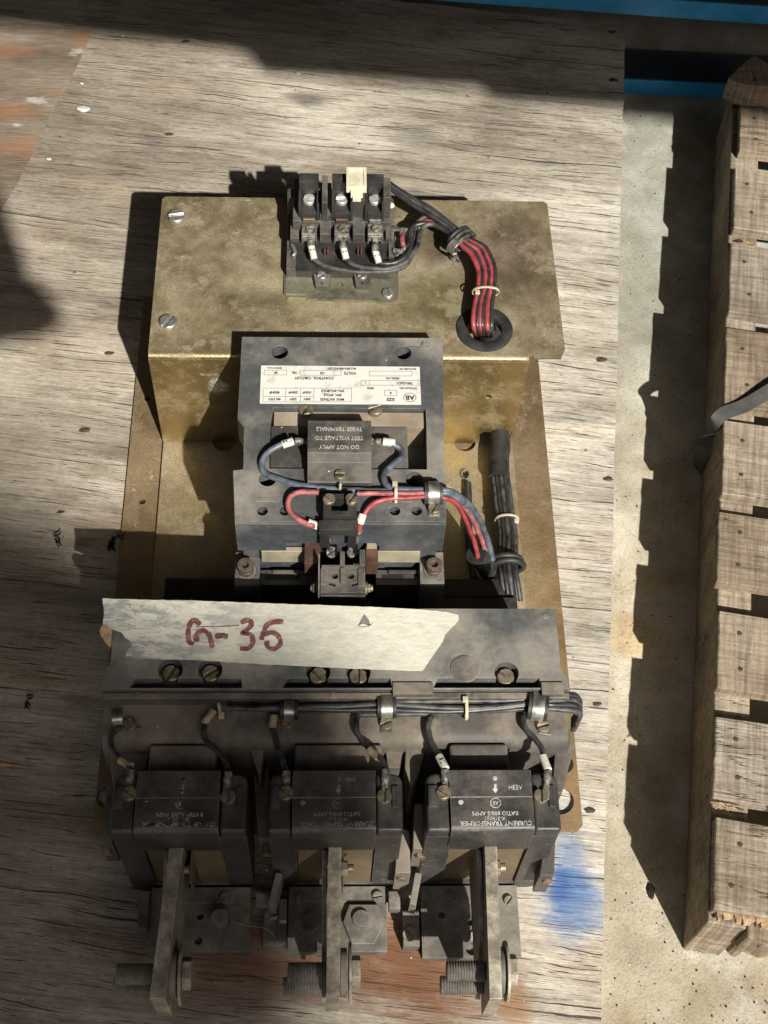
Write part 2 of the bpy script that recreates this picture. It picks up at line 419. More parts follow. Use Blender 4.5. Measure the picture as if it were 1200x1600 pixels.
def mat_pallet():
    s = NT('pallet_wood')
    oi = s.n('ShaderNodeObjectInfo'); rnd = oi.outputs['Random']
    cv = s.n('ShaderNodeCombineXYZ')
    s.link(s.math('MULTIPLY', rnd, 7), cv.inputs[0]); s.link(s.math('MULTIPLY', rnd, 13), cv.inputs[1])
    ad = s.n('ShaderNodeVectorMath', operation='ADD'); s.link(s.co, ad.inputs[0]); s.link(cv.outputs[0], ad.inputs[1])
    co = ad.outputs[0]
    big = s.noise(6, co=co, detail=5)
    st = s.noise(9, co=s.map((1.2, 14, 14), co=co), detail=7, rough=.7, dist=.2)
    saw = s.noise(230, co=s.map((1, .06, .06), co=co), detail=3, rough=.6)
    t = s.math('ADD', s.math('MULTIPLY', big, .4), s.math('MULTIPLY', st, .6))
    c = s.cramp(t, [(.36, (.15, .115, .082)), (.47, (.25, .208, .16)), (.56, (.335, .29, .235)), (.68, (.43, .385, .325))])
    c = s.mix(1.0, c, s.cramp(saw, [(.35, (.68,) * 3), (.6, (1.10,) * 3)]), 'MULTIPLY')
    spk = s.noise(300, co=co, detail=3, rough=.8); c = s.mix(1.0, c, s.cramp(spk, [(.3, (.8,) * 3), (.65, (1.1,) * 3)]), 'MULTIPLY')
    c = s.mix(1.0, c, s.cramp(rnd, [(0, (.74, .67, .58)), (.5, (1.02, .97, .90)), (1, (.98, 1.0, 1.0))]), 'MULTIPLY')
    cr = s.noise(2.6, co=s.map((1.5, 22, 1), co=co), detail=4)
    m1 = s.math('MULTIPLY', s.ramp(s.math('ABSOLUTE', s.math('SUBTRACT', cr, .5)), 0, .008, 1, 0), s.ramp(s.noise(5, co=co), .52, .6))
    c = s.mix(s.math('MULTIPLY', m1, .85), c, (.02, .014, .01))
    s.bump(s.math('SUBTRACT', s.math('ADD', st, s.math('MULTIPLY', saw, .6)), m1), .0015)
    return s.done(c, .85)

def mat_concrete():
    s = NT('concrete')
    big = s.noise(3.2, detail=6, rough=.6); mid = s.noise(16, detail=6, rough=.65)
    c = s.cramp(s.math('ADD', s.math('MULTIPLY', big, .5), s.math('MULTIPLY', mid, .5)), [(.34, (.23, .205, .155)), (.5, (.37, .35, .295)), (.62, (.53, .515, .455))])
    tan = s.ramp(s.noise(6.5, co=s.map(loc=(4, 4, 0)), detail=6, rough=.65), .50, .66)
    # tan staining towards the near end, greyer-green at the far end
    sep = s.n('ShaderNodeSeparateXYZ'); s.link(s.co, sep.inputs[0])
    far = s.ramp(sep.outputs[1], .75, 1.25)
    c = s.mix(s.math('MULTIPLY', tan, .7), c, s.mix(1.0, c, (1.05, .86, .60), 'MULTIPLY'))
    c = s.mix(s.math('MULTIPLY', s.math('SUBTRACT', 1, far), .65), c, s.mix(1.0, c, (1.18, 1.09, .92), 'MULTIPLY'))
    c = s.mix(s.math('MULTIPLY', far, .6), c, s.mix(1.0, c, (.72, .78, .76), 'MULTIPLY'))
    wht = s.ramp(s.noise(9, co=s.map(loc=(7, 1, 0)), detail=5), .56, .7)
    c = s.mix(s.math('MULTIPLY', wht, .4), c, (.62, .61, .57))
    sp = s.noise(420, detail=3, rough=.6)
    c = s.mix(1.0, c, s.cramp(sp, [(.30, (.70,) * 3), (.45, (.98,) * 3), (.66, (1.10,) * 3)]), 'MULTIPLY')
    vo = s.n('ShaderNodeTexVoronoi'); s.link(s.co, vo.inputs['Vector']); vo.inputs['Scale'].default_value = 110
    pit = s.math('MULTIPLY', s.ramp(vo.outputs['Distance'], .05, .12, 1, 0), s.ramp(mid, .56, .66))
    c = s.mix(s.math('MULTIPLY', pit, .7), c, (.07, .055, .04))
    s.bump(s.math('SUBTRACT', sp, pit), .0008)
    return s.done(c, .9)

def mat_zinc(name, base, alt, grime=.55, rough=.42, metal=.75, dustc=(.39, .35, .275)):
    """dulled yellow chromate plating with grime, oil stains and scratches"""
    s = NT(name)
    a = s.noise(7, detail=7, rough=.65); b = s.noise(26, co=s.map(loc=(4, 0, 1)), detail=6, rough=.7); f = s.noise(420, detail=2)
    c = s.cramp(a, [(.30, tuple(x * .7 for x in base)), (.5, base), (.70, alt)])
    geo = s.n('ShaderNodeNewGeometry'); sp_ = s.n('ShaderNodeSeparateXYZ'); s.link(geo.outputs['Normal'], sp_.inputs[0])
    dst = s.math('MULTIPLY', s.ramp(sp_.outputs[2], .3, 1), s.ramp(s.noise(11, co=s.map(loc=(9, 2, 4)), detail=8, rough=.75), .32, .70, .3, .85))
    gm = s.math('MULTIPLY', s.ramp(b, .40, .72), grime)
    c = s.mix(gm, c, (.13, .095, .06))
    c = s.mix(s.math('MULTIPLY', dst, .7), c, dustc)
    gm = s.math('MAXIMUM', gm, s.math('MULTIPLY', dst, .55))
    c = s.mix(1.0, c, s.cramp(f, [(.3, (.78,) * 3), (.7, (1.14,) * 3)]), 'MULTIPLY')
    sc = s.noise(5, co=s.map((1.4, 6, 6), (0, 0, .9)), detail=2, rough=.9)
    sm = s.math('MULTIPLY', s.ramp(s.math('ABSOLUTE', s.math('SUBTRACT', sc, .5)), 0, .0025, 1, 0), s.ramp(b, .48, .56))
    c = s.mix(s.math('MULTIPLY', sm, .7), c, (.62, .60, .50))
    s.bump(s.math('ADD', f, b), .00025)
    return s, c, gm, rough, metal

M = {}
def mats():
    M['ink'] = plain('black_ink', (.02, .02, .02), .6)
    M['grey_black'] = dusty('dusty_black_moulding', (.024, .024, .024), (.19, .17, .14), .5, .5, 14, scr=.4, wear=((.25, .235, .2), .6))
    M['blue_black'] = dusty('dusty_blue_grey_moulding', (.032, .041, .052), (.235, .218, .185), .8, .5, 7, scr=.7, var=.4, wear=((.30, .29, .26), .6))
    M['lower_body'] = dusty('brown_dusted_moulding', (.034, .034, .035), (.235, .20, .155), .82, .6, 9, scr=.35, var=.4, wear=((.30, .27, .22), .5))
    M['ct_black'] = dusty('transformer_black', (.017, .018, .020), (.17, .152, .128), .42, .42, 12, scr=.8, var=.4, wear=((.24, .22, .19), .7))
    M['black'] = dusty('black_phenolic', (.014, .014, .014), (.10, .095, .085), .3, .45, 22, scr=.25)
    M['dark'] = plain('matt_black', (.012, .011, .010), .6)
    M['bar'] = dusty('tarnished_bar', (.17, .15, .12), (.48, .43, .33), .85, .5, 34, metal=.25, var=.6, scr=.8, up=.75, bump=.0006, wear=((.60, .56, .47), .9))
    M['bar_side'] = M['bar']
    M['pad'] = dusty('dust_caked_grey_metal', (.085, .08, .07), (.235, .215, .18), .9, .6, 15, metal=.15, scr=.4, var=.5, wear=((.42, .40, .34), .6))
    M['steel'] = plain('steel_screw', (.50, .49, .46), .42, .75, .3, 120)
    M['oldscrew'] = plain('aged_brass_screw', (.36, .30, .215), .5, .55, .5, 150)
    M['redscrew'] = plain('rusty_screw', (.20, .15, .12), .6, .45, .5, 150)
    M['rivet'] = plain('silver_rivet', (.66, .66, .64), .4, .6, .25, 150)
    M['tin'] = plain('tinned_copper', (.34, .325, .295), .6, .4, .7, 200)
    M['clamp'] = plain('clamp_steel', (.58, .56, .50), .35, .75, .5, 90)
    M['copper'] = plain('copper_brown', (.15, .08, .06), .5, .35, .45, 60)
    M['brass'] = dusty('dirty_brass', (.17, .125, .07), (.24, .195, .13), .7, .45, 20, metal=.4, scr=.3)
    M['brown'] = dusty('brown_insulator', (.25, .19, .13), (.36, .31, .24), .5, .6, 20, scr=.2)
    M['cream'] = plain('cream_insulation', (.33, .295, .205), .6, 0, .3, 50)
    M['ivory'] = plain('ivory_plastic', (.66, .62, .46), .5, 0, .2, 80)
    M['sleeve'] = plain('marker_sleeve_white', (.70, .67, .58), .5, 0, .25, 120)
    M['tan_sleeve'] = plain('marker_sleeve_tan', (.50, .37, .22), .6, 0, .35, 120)
    M['red'] = plain('red_wire', (.42, .07, .075), .42, 0, .4, 90)
    M['pink'] = plain('faded_red_wire', (.46, .15, .15), .55, 0, .5, 110)
    M['wblack'] = plain('black_wire', (.045, .045, .047), .38, 0, .5, 90)
    M['wgrey'] = plain('dusty_black_wire', (.10, .098, .092), .5, 0, .6, 120)
    M['wblue'] = plain('blue_grey_wire', (.13, .155, .195), .45, 0, .5, 100)
    M['rubber'] = plain('black_rubber', (.04, .04, .038), .55, 0, .5, 70)
    M['tie'] = plain('nylon_tie', (.60, .54, .40), .5, 0, .3, 90)
    M['white'] = plain('white_print', (.66, .66, .62), .7, 0, .5, 500)
    M['whitefaint'] = plain('worn_white_print', (.42, .40, .35), .7, 0, .7, 500)
    s = NT('brown_marker'); k = s.noise(140, detail=5, rough=.8)
    M['marker'] = s.done(s.cramp(k, [(.34, (.085, .032, .032)), (.52, (.16, .062, .058)), (.62, (.30, .19, .165))]), .8)
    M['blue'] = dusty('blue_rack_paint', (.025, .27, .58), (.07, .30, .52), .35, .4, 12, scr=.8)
    M['darkblue'] = dusty('dark_blue_rack_paint', (.022, .04, .06), (.07, .075, .08), .6, .5, 12, scr=.3)
    M['strap'] = plain('grey_strap', (.10, .10, .092), .5, 0, .3, 60)
    M['rust'] = plain('rusty_nail', (.12, .085, .06), .7, .2, .5, 200)
    M['blackplastic'] = plain('shiny_black_plastic', (.012, .012, .012), .22, 0, .2, 60)
    M['chip'] = plain('white_chip', (.7, .69, .64), .6, 0, .3, 90)
    M['splinter'] = plain('fresh_splinter', (.60, .36, .14), .6, 0, .4, 90)
    M['freshwood'] = plain('fresh_split_wood', (.56, .38, .22), .8, 0, .5, 150, .001)
    M['light_blocker'] = plain('dark_blocker_finish', (.07, .062, .052), .8, 0)  # dark finish shared by the added slabs and walls
    s, c, gm, r, m = mat_zinc('chromate_bracket', (.30, .225, .10), (.46, .37, .19), .7, .36, .85)
    def O(px, py, z): return tuple(at(px, py, z) - ORG)
    # oily green patch by the relay, a white scuff on the flange, brighter plating lower right
    k = s.blob(O(680, 470, .162), (.07, .05, 1), .7, .4, 30); c = s.mix(s.math('MULTIPLY', k, .5), c, (.17, .165, .07))
    k = s.blob(O(410, 468, .162), (.06, .02, 1), .7, .5, 40); c = s.mix(s.math('MULTIPLY', k, .45), c, (.10, .10, .05))
    k = s.blob(O(690, 385, .162), (.03, .03, 1), .6, .5, 40); c = s.mix(s.math('MULTIPLY', k, .6), c, (.075, .06, .045))
    k = s.blob(O(800, 400, .162), (.05, .09, 1), .8, .5, 25); c = s.mix(s.math('MULTIPLY', k, .55), c, (.20, .15, .115))
    f0 = at(340, 598, .112); k = s.math('MULTIPLY', s.blob((f0.x - ORG.x, .846 - ORG.y, f0.z - ORG.z), (.0125, 1, .015), .5, .9, 120), s.ramp(s.noise(600, detail=3), .38, .52)); c = s.mix(s.math('MULTIPLY', k, .85), c, (.85, .85, .80))
    s.put(s.b.inputs['Roughness'], s.ramp(gm, 0, .6, r, .75)); s.put(s.b.inputs['Metallic'], s.ramp(gm, 0, .6, m, .25))
    M['zinc'] = s.done(c)
    s, c, gm, r, m = mat_zinc('chromate_base_plate', (.23, .155, .075), (.36, .26, .13), .75, .40, .65, (.24, .18, .115))
    k = s.blob(O(905, 1120, 0), (.05, .25, 1), .8, .5, 14); c = s.mix(s.math('MULTIPLY', k, .55), c, (.30, .19, .085))
    s.put(s.b.inputs['Roughness'], s.ramp(gm, 0, .6, r, .8)); s.put(s.b.inputs['Metallic'], s.ramp(gm, 0, .6, m, .15))
    M['zinc2'] = s.done(c)
    s, c, gm, r, m = mat_zinc('greenish_zinc', (.25, .25, .17), (.42, .41, .29), .6, .4, .7)
    k = s.noise(30, detail=5); c = s.mix(s.ramp(k, .5, .6, 0, .6), c, (.09, .13, .085))
    s.put(s.b.inputs['Roughness'], r); s.put(s.b.inputs['Metallic'], m); M['zinc3'] = s.done(c)
    # masking-tape strip: smeared grey print-through and dirt
    s = NT('dirty_paper_tape')
    a = s.noise(34, co=s.map((1, 2.4, 1)), detail=9, rough=.82, dist=.5); b = s.noise(90, co=s.map((1, 2.5, 1)), detail=6, rough=.8); g_ = s.noise(300, detail=3)
    c = s.cramp(b, [(.3, (.43, .41, .335)), (.5, (.58, .56, .47)), (.68, (.68, .66, .57))])
    sep = s.n('ShaderNodeSeparateXYZ'); s.link(s.co, sep.inputs[0])
    lft = s.ramp(sep.outputs[0], -.20, .04, 1, .18)
    k = s.math('MULTIPLY', s.ramp(s.math('ADD', s.math('MULTIPLY', a, .7), s.math('MULTIPLY', b, .3)), .46, .55), lft)
    c = s.mix(s.math('MULTIPLY', k, .85), c, (.20, .225, .22))
    yl = s.ramp(s.noise(16, detail=4, co=s.map(loc=(3, 3, 3))), .5, .66); c = s.mix(s.math('MULTIPLY', yl, .35), c, (.45, .38, .22))
    s.bump(s.math('ADD', b, a), .0005); M['tape'] = s.done(c, .8)
    s = NT('dirty_nameplate')
    b = s.noise(60, detail=6, rough=.75); k = s.ramp(b, .53, .66)
    c = s.mix(s.math('MULTIPLY', k, .55), (.66, .66, .61), (.36, .33, .24))
    M['nameplate'] = s.done(c, .5, .1)
    M['plywood'] = mat_plywood(); M['pallet'] = mat_pallet(); M['concrete'] = mat_concrete()
    s = NT('rust_stained_steel')
    a = s.noise(7, co=s.map((1, 2.5, 1)), detail=7, rough=.65); b = s.noise(18, co=s.map((1, 3, 1), loc=(2, 5, 0)), detail=7, rough=.7, dist=.4)
    f = s.noise(24, co=s.map((1, 18, 1)), detail=6, rough=.7)
    c = s.cramp(s.math('ADD', s.math('MULTIPLY', a, .6), s.math('MULTIPLY', f, .4)), [(.38, (.095, .07, .05)), (.5, (.175, .138, .102)), (.64, (.29, .25, .20))])
    c = s.mix(s.math('MULTIPLY', s.ramp(b, .53, .70), .6), c, (.30, .165, .08))
    c = s.mix(s.math('MULTIPLY', s.ramp(s.noise(14, co=s.map((1, 2.5, 1), loc=(8, 8, 0)), detail=6), .62, .70), .6), c, (.52, .52, .47))
    for px, py, rx, ry in ((128, 64, .016, .028), (20, 80, .05, .02), (96, 145, .03, .012), (10, 175, .06, .02), (40, 230, .05, .03)):
        p = at(px, py, 0); k = s.blob((p.x, p.y, 0), (rx, ry, 1), .8, 1.3, 26); c = s.mix(s.math('MULTIPLY', k, .55), c, (.27, .125, .05))
    s.bump(s.math('ADD', b, f), .0012); M['rustsheet'] = s.done(c, .75)

ORG = Vector((.012, .70, 0))
# the plywood sheet's own frame (x along the grain, origin at its far right corner)
PLY0 = at(977, 38, 0); PLYA = R(-7.2)
PLYM = (Matrix.Translation(PLY0) @ Matrix.Rotation(PLYA, 4, 'Z')).inverted()
mats()

# ------------------------------------------------------------------ setting: floor, plywood, pallet, rack
GZ = -.13
g = G(); g.box(-15, 15, -12, 18, GZ - .2, GZ)
g.obj('floor', M['concrete'], kind='structure')

g = G()
random.seed(3)
W_, L_ = 1.22, 2.44
out = []
n = 150
for i in range(n):                                   # right edge, slightly ragged
    y = -L_ * i / n; out.append((noise.noise((0, y * 30, 0)) * .0016 + noise.noise((0, y * 140, 5)) * .0009, y))
for i in range(40): out.append((-W_ * i / 40, -L_))
for i in range(80): out.append((-W_ + noise.noise((4, i * .7, 0)) * .0015, -L_ + L_ * i / 80))
for i in range(70): out.append((-W_ + W_ * i / 70, noise.noise((i * .5, 9, 0)) * .0018 - (0.0 if i < 68 else .003)))
for k in range(5):                                    # five plies, slightly uneven
    off = (.0, .0012, .0004, .0015, .0006)[k]
    g.m = 0
    g.prism([(x * (1 - off / W_), y * (1 - off / L_)) for x, y in out], -.018 + k * .0036, -.018 + (k + 1) * .0036 - (0 if k == 4 else .0002))
ply = g.obj('plywood_sheet', M['plywood'], smooth=False)
ply.location = PLY0; ply.rotation_euler = (0, 0, PLYA)
tag(ply, 'large weathered grey plywood sheet with rust and blue paint stains under the motor starter', 'plywood')
# the bearers that keep the sheet off the floor
for k, (lx, wh) in enumerate(((-.10, 'right'), (-.61, 'middle'), (-1.12, 'left'))):
    g = G(); g.box(lx - .02, lx + .02, -2.40, -.04, -.1115, -.0185)
    o = g.obj('timber_bearer', M['pallet'], bevel=.002)
    o.location = PLY0 + Vector((0, 0, 0)); o.rotation_euler = (0, 0, PLYA); o.location.z = -.0185 + .0185
    o.location.z = 0
    tag(o, 'rough timber bearer on the floor under the ' + wh + ' side of the plywood sheet', 'timber', 'bearers under the plywood')

# thin rusty sheet lying on the plywood at the far left
pts = pxs([(-60, 30), (60, 38), (145, 46), (142, 56), (134, 72), (118, 108), (104, 134), (88, 160), (74, 192), (60, 216), (48, 246), (28, 285), (0, 330), (-40, 400), (-120, 420)], .0015)
g = G(); g.prism(pts, .0006, .0018)
o = g.obj('rusty_sheet', M['rustsheet'], bevel=.0003, seg=1); tag(o, 'thin rust-stained metal sheet lying flat at the far left of the plywood', 'metal sheet')

# ---- pallet
PZ = -.010
p0 = at(1114, 1440, PZ); p1 = at(1150, 160, PZ)
PV = (p1 - p0).normalized(); PU = Vector((PV.y, -PV.x, 0)); PA = math.atan2(PU.y, PU.x)
pal = thing('wooden_pallet', (p0.x, p0.y, GZ), 'old grey-brown wooden pallet with nailed deck boards beside the plywood sheet', 'pallet')
pal.rotation_euler = (0, 0, PA)
def plocal(px, py, z=PZ):
    d = at(px, py, z) - p0; return d.dot(PU), d.dot(PV)
H0 = PZ - GZ
def pboard(name, u0, u1, v0, v1, z0, z1, parent=pal, rough=.0016, mat='pallet', tilt=0.0, bev=.0012):
    g = G(); n = 14; out = []
    sd_ = random.random() * 50
    for i in range(n + 1): out.append((u0 + (u1 - u0) * i / n, v0 + noise.noise((i * .6, sd_, 0)) * rough))
    for i in range(1, 5): out.append((u1, v0 + (v1 - v0) * i / 5))
    for i in range(n + 1): out.append((u1 + (u0 - u1) * i / n, v1 + noise.noise((i * .6, sd_, 8)) * rough))
    for i in range(1, 9): out.append((u0 + noise.noise((i * 1.3, sd_, 3)) * rough * .7, v1 + (v0 - v1) * i / 9))
    g.prism(out, z0, z1)
    bm = g.bm
    o = g.obj(name, M[mat], None, bevel=bev, seg=1, smooth=False)
    o.parent = parent
    if tilt: o.rotation_euler = (tilt, 0, 0); o.location = (0, 0, .0)
    return o
nail_me = None
def nail(u, v, z, parent):
    global nail_me
    if nail_me is None:
        g = G(); g.cyl((0, 0), .0019, -.002, .0004, n=10); g.m = 1; g.cyl((0, 0), .0026, -.0002, .00012, n=14)
        t = g.obj('nail', [M['rust'], M['rust']]); nail_me = t.data; t.parent = parent; t.location = (u, v, z); return t
    t = bpy.data.objects.new('nail', nail_me); col.objects.link(t); t.parent = parent; t.location = (u, v, z); return t
rows = [(1156, 164, 234, 0), (1147, 262, 356, .001), (1141, 376, 484, -.003), (1133, 511, 632, .0005), (1129, 656, 772, .0015), (1122, 797, 908, -.002), (1121, 955, 1076, .002), (1116, 1117, 1246, 0), (1116, 1277, 1421, .001)]
for i, (px, ya, yb, dz) in enumerate(rows):
    u_, v1 = plocal(px, ya); u2, v0 = plocal(px, yb)
    u0 = (u_ + u2) / 2 + .0
    b = pboard('deck_board', u0, u0 + 1.0, v0, v1, H0 - .016 + dz, H0 + dz, rough=.0022)
    for (du, dv) in ((.020, .28), (.019, .74)):
        nail(u0 + du + random.uniform(-.004, .006), v0 + (v1 - v0) * dv, H0 + dz + .0003, b)
# stringers and bottom boards
ul = plocal(1104, 1440, PZ - .016)[0]
v_far = plocal(1150, 120)[1]; 
u_s = plocal(1113, 1200, PZ - .0165)[0]
for k, uu in enumerate((u_s, .48, .96)):
    b = pboard('stringer', uu, uu + .036, .004, v_far, .0005 if k == 0 else .016, H0 - .0165, rough=.0012)
for vv in (.42, .86):
    pboard('bottom_board', u_s + .037, 1.0, vv, vv + .085, .001, .0155, rough=.002)
pu, pv = plocal(1116, 1452, -.045)
g = G(); o2 = [(u_s + .037, .03), (u_s + .037, -.004), (u_s + .058, -.010), (u_s + .074, -.004), (u_s + .084, .010), (u_s + .082, .03)]
g.prism(o2, H0 - .060, H0 - .017); ob = g.obj('end_block', M['pallet'], None, bevel=.002, smooth=False, origin=(0, 0, 0)); ob.parent = pal
g = G(); g.cyl((u_s + .050, .012), .007, .001, H0 - .0605, n=10); ob = g.obj('peg', M['pallet'], None, smooth=False, origin=(0, 0, 0)); ob.parent = pal
# freshly split end of the near board, and the short end block under it
u0, v0 = plocal(1118, 1424)
g = G()
u = u0 + .002
while u < u0 + .11:
    wd_ = random.uniform(.002, .012); ln = random.uniform(.002, .0065)
    g.prism([(u, v0 + .003), (u + wd_, v0 + .003), (u + wd_ * random.uniform(.6, 1), v0 - ln * random.uniform(.3, 1)), (u + wd_ * random.uniform(0, .4), v0 - ln)], H0 - .012 + random.uniform(0, .004), H0 - .003 + random.uniform(-.003, .001)); u += wd_ * random.uniform(.8, 1)
o = g.obj('split_edge', M['freshwood'], None, smooth=False); o.parent = pal; o['label'] = 'freshly split pale edge of the near board'
for px, py, s_ in ((1128, 1259, 1.0), (1150, 1262, .7), (1170, 380, .6)):
    u, v = plocal(px, py); g = G()
    for i in range(4):
        a = random.uniform(-.5, .5); g.rot_box((u + random.uniform(-.006, .006), v + random.uniform(-.002, .002), H0 + .0010), (.014 * s_, .0012, .0009), a * 1.3)
    o = g.obj('splinter_tuft', M['freshwood'], None, smooth=False); o.parent = pal

# broken timber end with a nail hole, resting beyond the last deck board
pts = pxs([(1138, 122), (1152, 108), (1178, 86), (1200, 100), (1290, 108), (1290, 140), (1196, 134), (1178, 134), (1156, 130)], .03)
g = G(); g.plate(pts, [(*at(1177, 123, .03).xy, .004)], -.004, .03)
o = g.obj('broken_timber', M['pallet'], bevel=.002, smooth=False, origin=tuple(at(1180, 110, -.004))); tag(o, 'short broken timber end with a nail hole lying across the far end of the pallet', 'timber')
# grey strap crossing the pallet
def strip_ribbon(pts, wd, th, name, mat, label, cat):
    g = G(); P = spline(pts, 6); prev = None
    for i, p in enumerate(P):
        t = (P[min(i + 1, len(P) - 1)] - P[max(i - 1, 0)]).normalized(); sd_ = t.cross(Vector((0, 0, 1))).normalized()
        q = [g.bm.verts.new(p + sd_ * a * wd / 2 + Vector((0, 0, b * th / 2))) for a, b in ((-1, -1), (1, -1), (1, 1), (-1, 1))]
        if prev:
            for k in range(4): g.face((prev[k], prev[(k + 1) % 4], q[(k + 1) % 4], q[k]))
        else: g.face(q[::-1])
        prev = q
    g.face(prev); o = g.obj(name, mat); tag(o, label, cat); return o
a = at(1290, 560, .008); b = at(1212, 605, .001); c = at(1165, 633, -.004); d = at(1132, 646, -.008); e = at(1117, 664, -.018); f = at(1098, 700, -.07); h = at(1090, 735, -.125)
strip_ribbon([a, b, c, d, e, f, h], .017, .0012, 'binding_strap', M['strap'], 'grey plastic binding strap pulled over the edge of the pallet', 'strap')

# ---- blue rack beams
def beam(name, c0, c1, zb, zt, depth, lip, label):
    """a folded steel channel: bright painted front lip and a darker blue top face"""
    d = (c1 - c0); d.z = 0; L = d.length; d.normalize(); nrm = Vector((-d.y, d.x, 0))
    t = thing(name, (c0.x, c0.y, zb), label, 'rack beam')
    def q(u, v, z): p = c0 + d * u + nrm * v; return (p.x, p.y, z)
    def slab(nm, u0, u1, v0, v1, z0, z1, mat):
        g = G(); vs = [g.bm.verts.new(q(u, v, z)) for z in (z0, z1) for u, v in ((u0, v0), (u1, v0), (u1, v1), (u0, v1))]
        g.face(vs[3::-1]); g.face(vs[4:])
        for i in range(4): g.face((vs[i], vs[(i + 1) % 4], vs[4 + (i + 1) % 4], vs[4 + i]))
        return g.obj(nm, mat, t, bevel=.0015)
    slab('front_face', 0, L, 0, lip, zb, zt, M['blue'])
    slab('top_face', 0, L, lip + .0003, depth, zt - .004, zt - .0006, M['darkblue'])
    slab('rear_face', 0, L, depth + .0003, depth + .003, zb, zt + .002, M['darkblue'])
    return t
z1 = .045
a = at(470, -14, z1); b = at(1200, 39, z1); d = (b - a); a = a - d * 1.2; b = b + d * 1.2
beam('rack_beam', a, b, z1, z1 + .028, .16, .004, 'blue painted steel beam running along the top of the picture above the plywood')
a = at(980, 148, GZ); b = at(1120, 155, GZ); d = b - a; a = a - d * 6; b = b + d * 3
beam('rack_beam', a, b, GZ + .001, GZ + .028, .062, .004, 'lower blue steel beam lying on the floor between the plywood and the pallet')
# uprights beyond the beams
for px, lab in ((1290, 'right'),):
    pass

# added slabs outside the picture, outlines shaped to shade the plywood's far end and left
g = G()
hz = 2.0
def over(px, py, z, h): p = at(px, py, z); q = p - SUN * (h - z); return (q.x, q.y)
edge = [over(-300, 25, 0, hz), over(0, 38, 0, hz), over(150, 58, 0, hz), over(330, 76, 0, hz), over(385, 84, 0, hz), over(410, 118, 0, hz), over(520, 124, 0, hz), over(650, 134, 0, hz), over(760, 140, 0, hz), over(765, 158, 0, hz), over(980, 172, 0, hz), over(1250, 190, 0, hz)]
g.prism([(edge[0][0] - 4, edge[0][1]), *edge, (edge[-1][0] + 4, edge[-1][1]), (6, 5), (-6, 5)], hz, hz + .04)
o = g.obj('far_shade_slab', M['light_blocker'], smooth=False); tag(o, 'added overhead slab outside the picture, near edge shaped to shade the far plywood', 'light_blocker')
hz = 7.0
pts = [over(x, y, z, hz) for x, y, z in ((-500, 760, 0), (0, 820, 0), (110, 870, 0), (190, 915, 0), (300, 1045, .17), (450, 1075, .17), (560, 1100, .17), (625, 1180, .17), (650, 1290, .17), (560, 1430, .13), (555, 1500, .13), (520, 1600, 0), (470, 1720, 0), (0, 1790, 0), (-500, 1800, 0))]
g = G(); g.prism(pts, hz, hz + .05)  # added slab that casts the near left shade
o = g.obj('near_shade_slab', M['light_blocker'], smooth=False); tag(o, 'added slab high behind the camera, outside the picture, shaped to shade the near left', 'shade_slab')
hz = 1.9
pts = [over(x, y, 0, hz) for x, y in ((-140, 280), (-10, 290), (12, 330), (45, 420), (20, 440), (70, 470), (104, 505), (70, 530), (-20, 545), (-150, 540))]
g = G(); g.prism(pts, hz, hz + .03)  # added slab that casts the shade at the left edge
o = g.obj('left_shade_slab', M['light_blocker'], smooth=False); tag(o, 'small added slab outside the picture, shaped to shade the left edge', 'shade_plate')

# added dark walls, well outside the picture, to cut the sky light
for nm, bx, lb in (('sky_blocker_wall', (-3.6, -3.5, -1.0, 6.0, GZ, 2.0), 'added dark wall on the left, outside the picture, cutting sky light'), ('sky_blocker_wall', (3.5, 3.6, -.2, 6.0, GZ, 2.0), 'added dark wall on the right, outside the picture, cutting sky light'), ('sky_blocker_wall', (-3.49, 3.49, 5.0, 5.1, GZ, 1.99), 'added dark wall at the far end, outside the picture, cutting sky light')):
    g = G(); g.box(*bx); tag(g.obj(nm, M['light_blocker'], smooth=False), lb, 'added wall')

g = G(); g.box(-14, 14, -10, -9, GZ, 6.6)  # added block behind the camera, cuts low sky light
tag(g.obj('sky_blocker_block', M['light_blocker'], smooth=False), 'added dark block behind the camera, outside the picture, cutting low sky light', 'sky_block')

random.seed(11)
g = G()
def grit(x, y, z, r):
    n_ = 5; pts_ = [(x + r * random.uniform(.6, 1) * math.cos(2 * math.pi * i / n_), y + r * random.uniform(.6, 1) * math.sin(2 * math.pi * i / n_)) for i in range(n_)]
    g.m = random.choice((0, 0, 1, 2)); g.prism(pts_, z, z + r * .7, scale_b=.5)
for i in range(300):
    p = at(random.uniform(945, 1110), random.uniform(150, 1600), GZ); grit(p.x, p.y, GZ, random.uniform(.0005, .0016))
for i in range(30):
    p = at(random.uniform(1080, 1200), random.uniform(1480, 1600), GZ); grit(p.x, p.y, GZ, random.uniform(.0005, .0018))
g.obj('floor_grit', [M['dark'], M['chip'], M['rust']], smooth=False, kind='stuff', label='fine grit and crumbs scattered over the concrete')['category'] = 'grit'
g = G()
for i in range(260):
    p = at(random.uniform(0, 960), random.uniform(60, 1600), 0); grit(p.x, p.y, .0, random.uniform(.0004, .0011))
g.obj('board_crumbs', [M['dark'], M['chip'], M['rust']], smooth=False, kind='stuff', label='tiny crumbs and dirt specks scattered over the plywood')['category'] = 'crumbs'

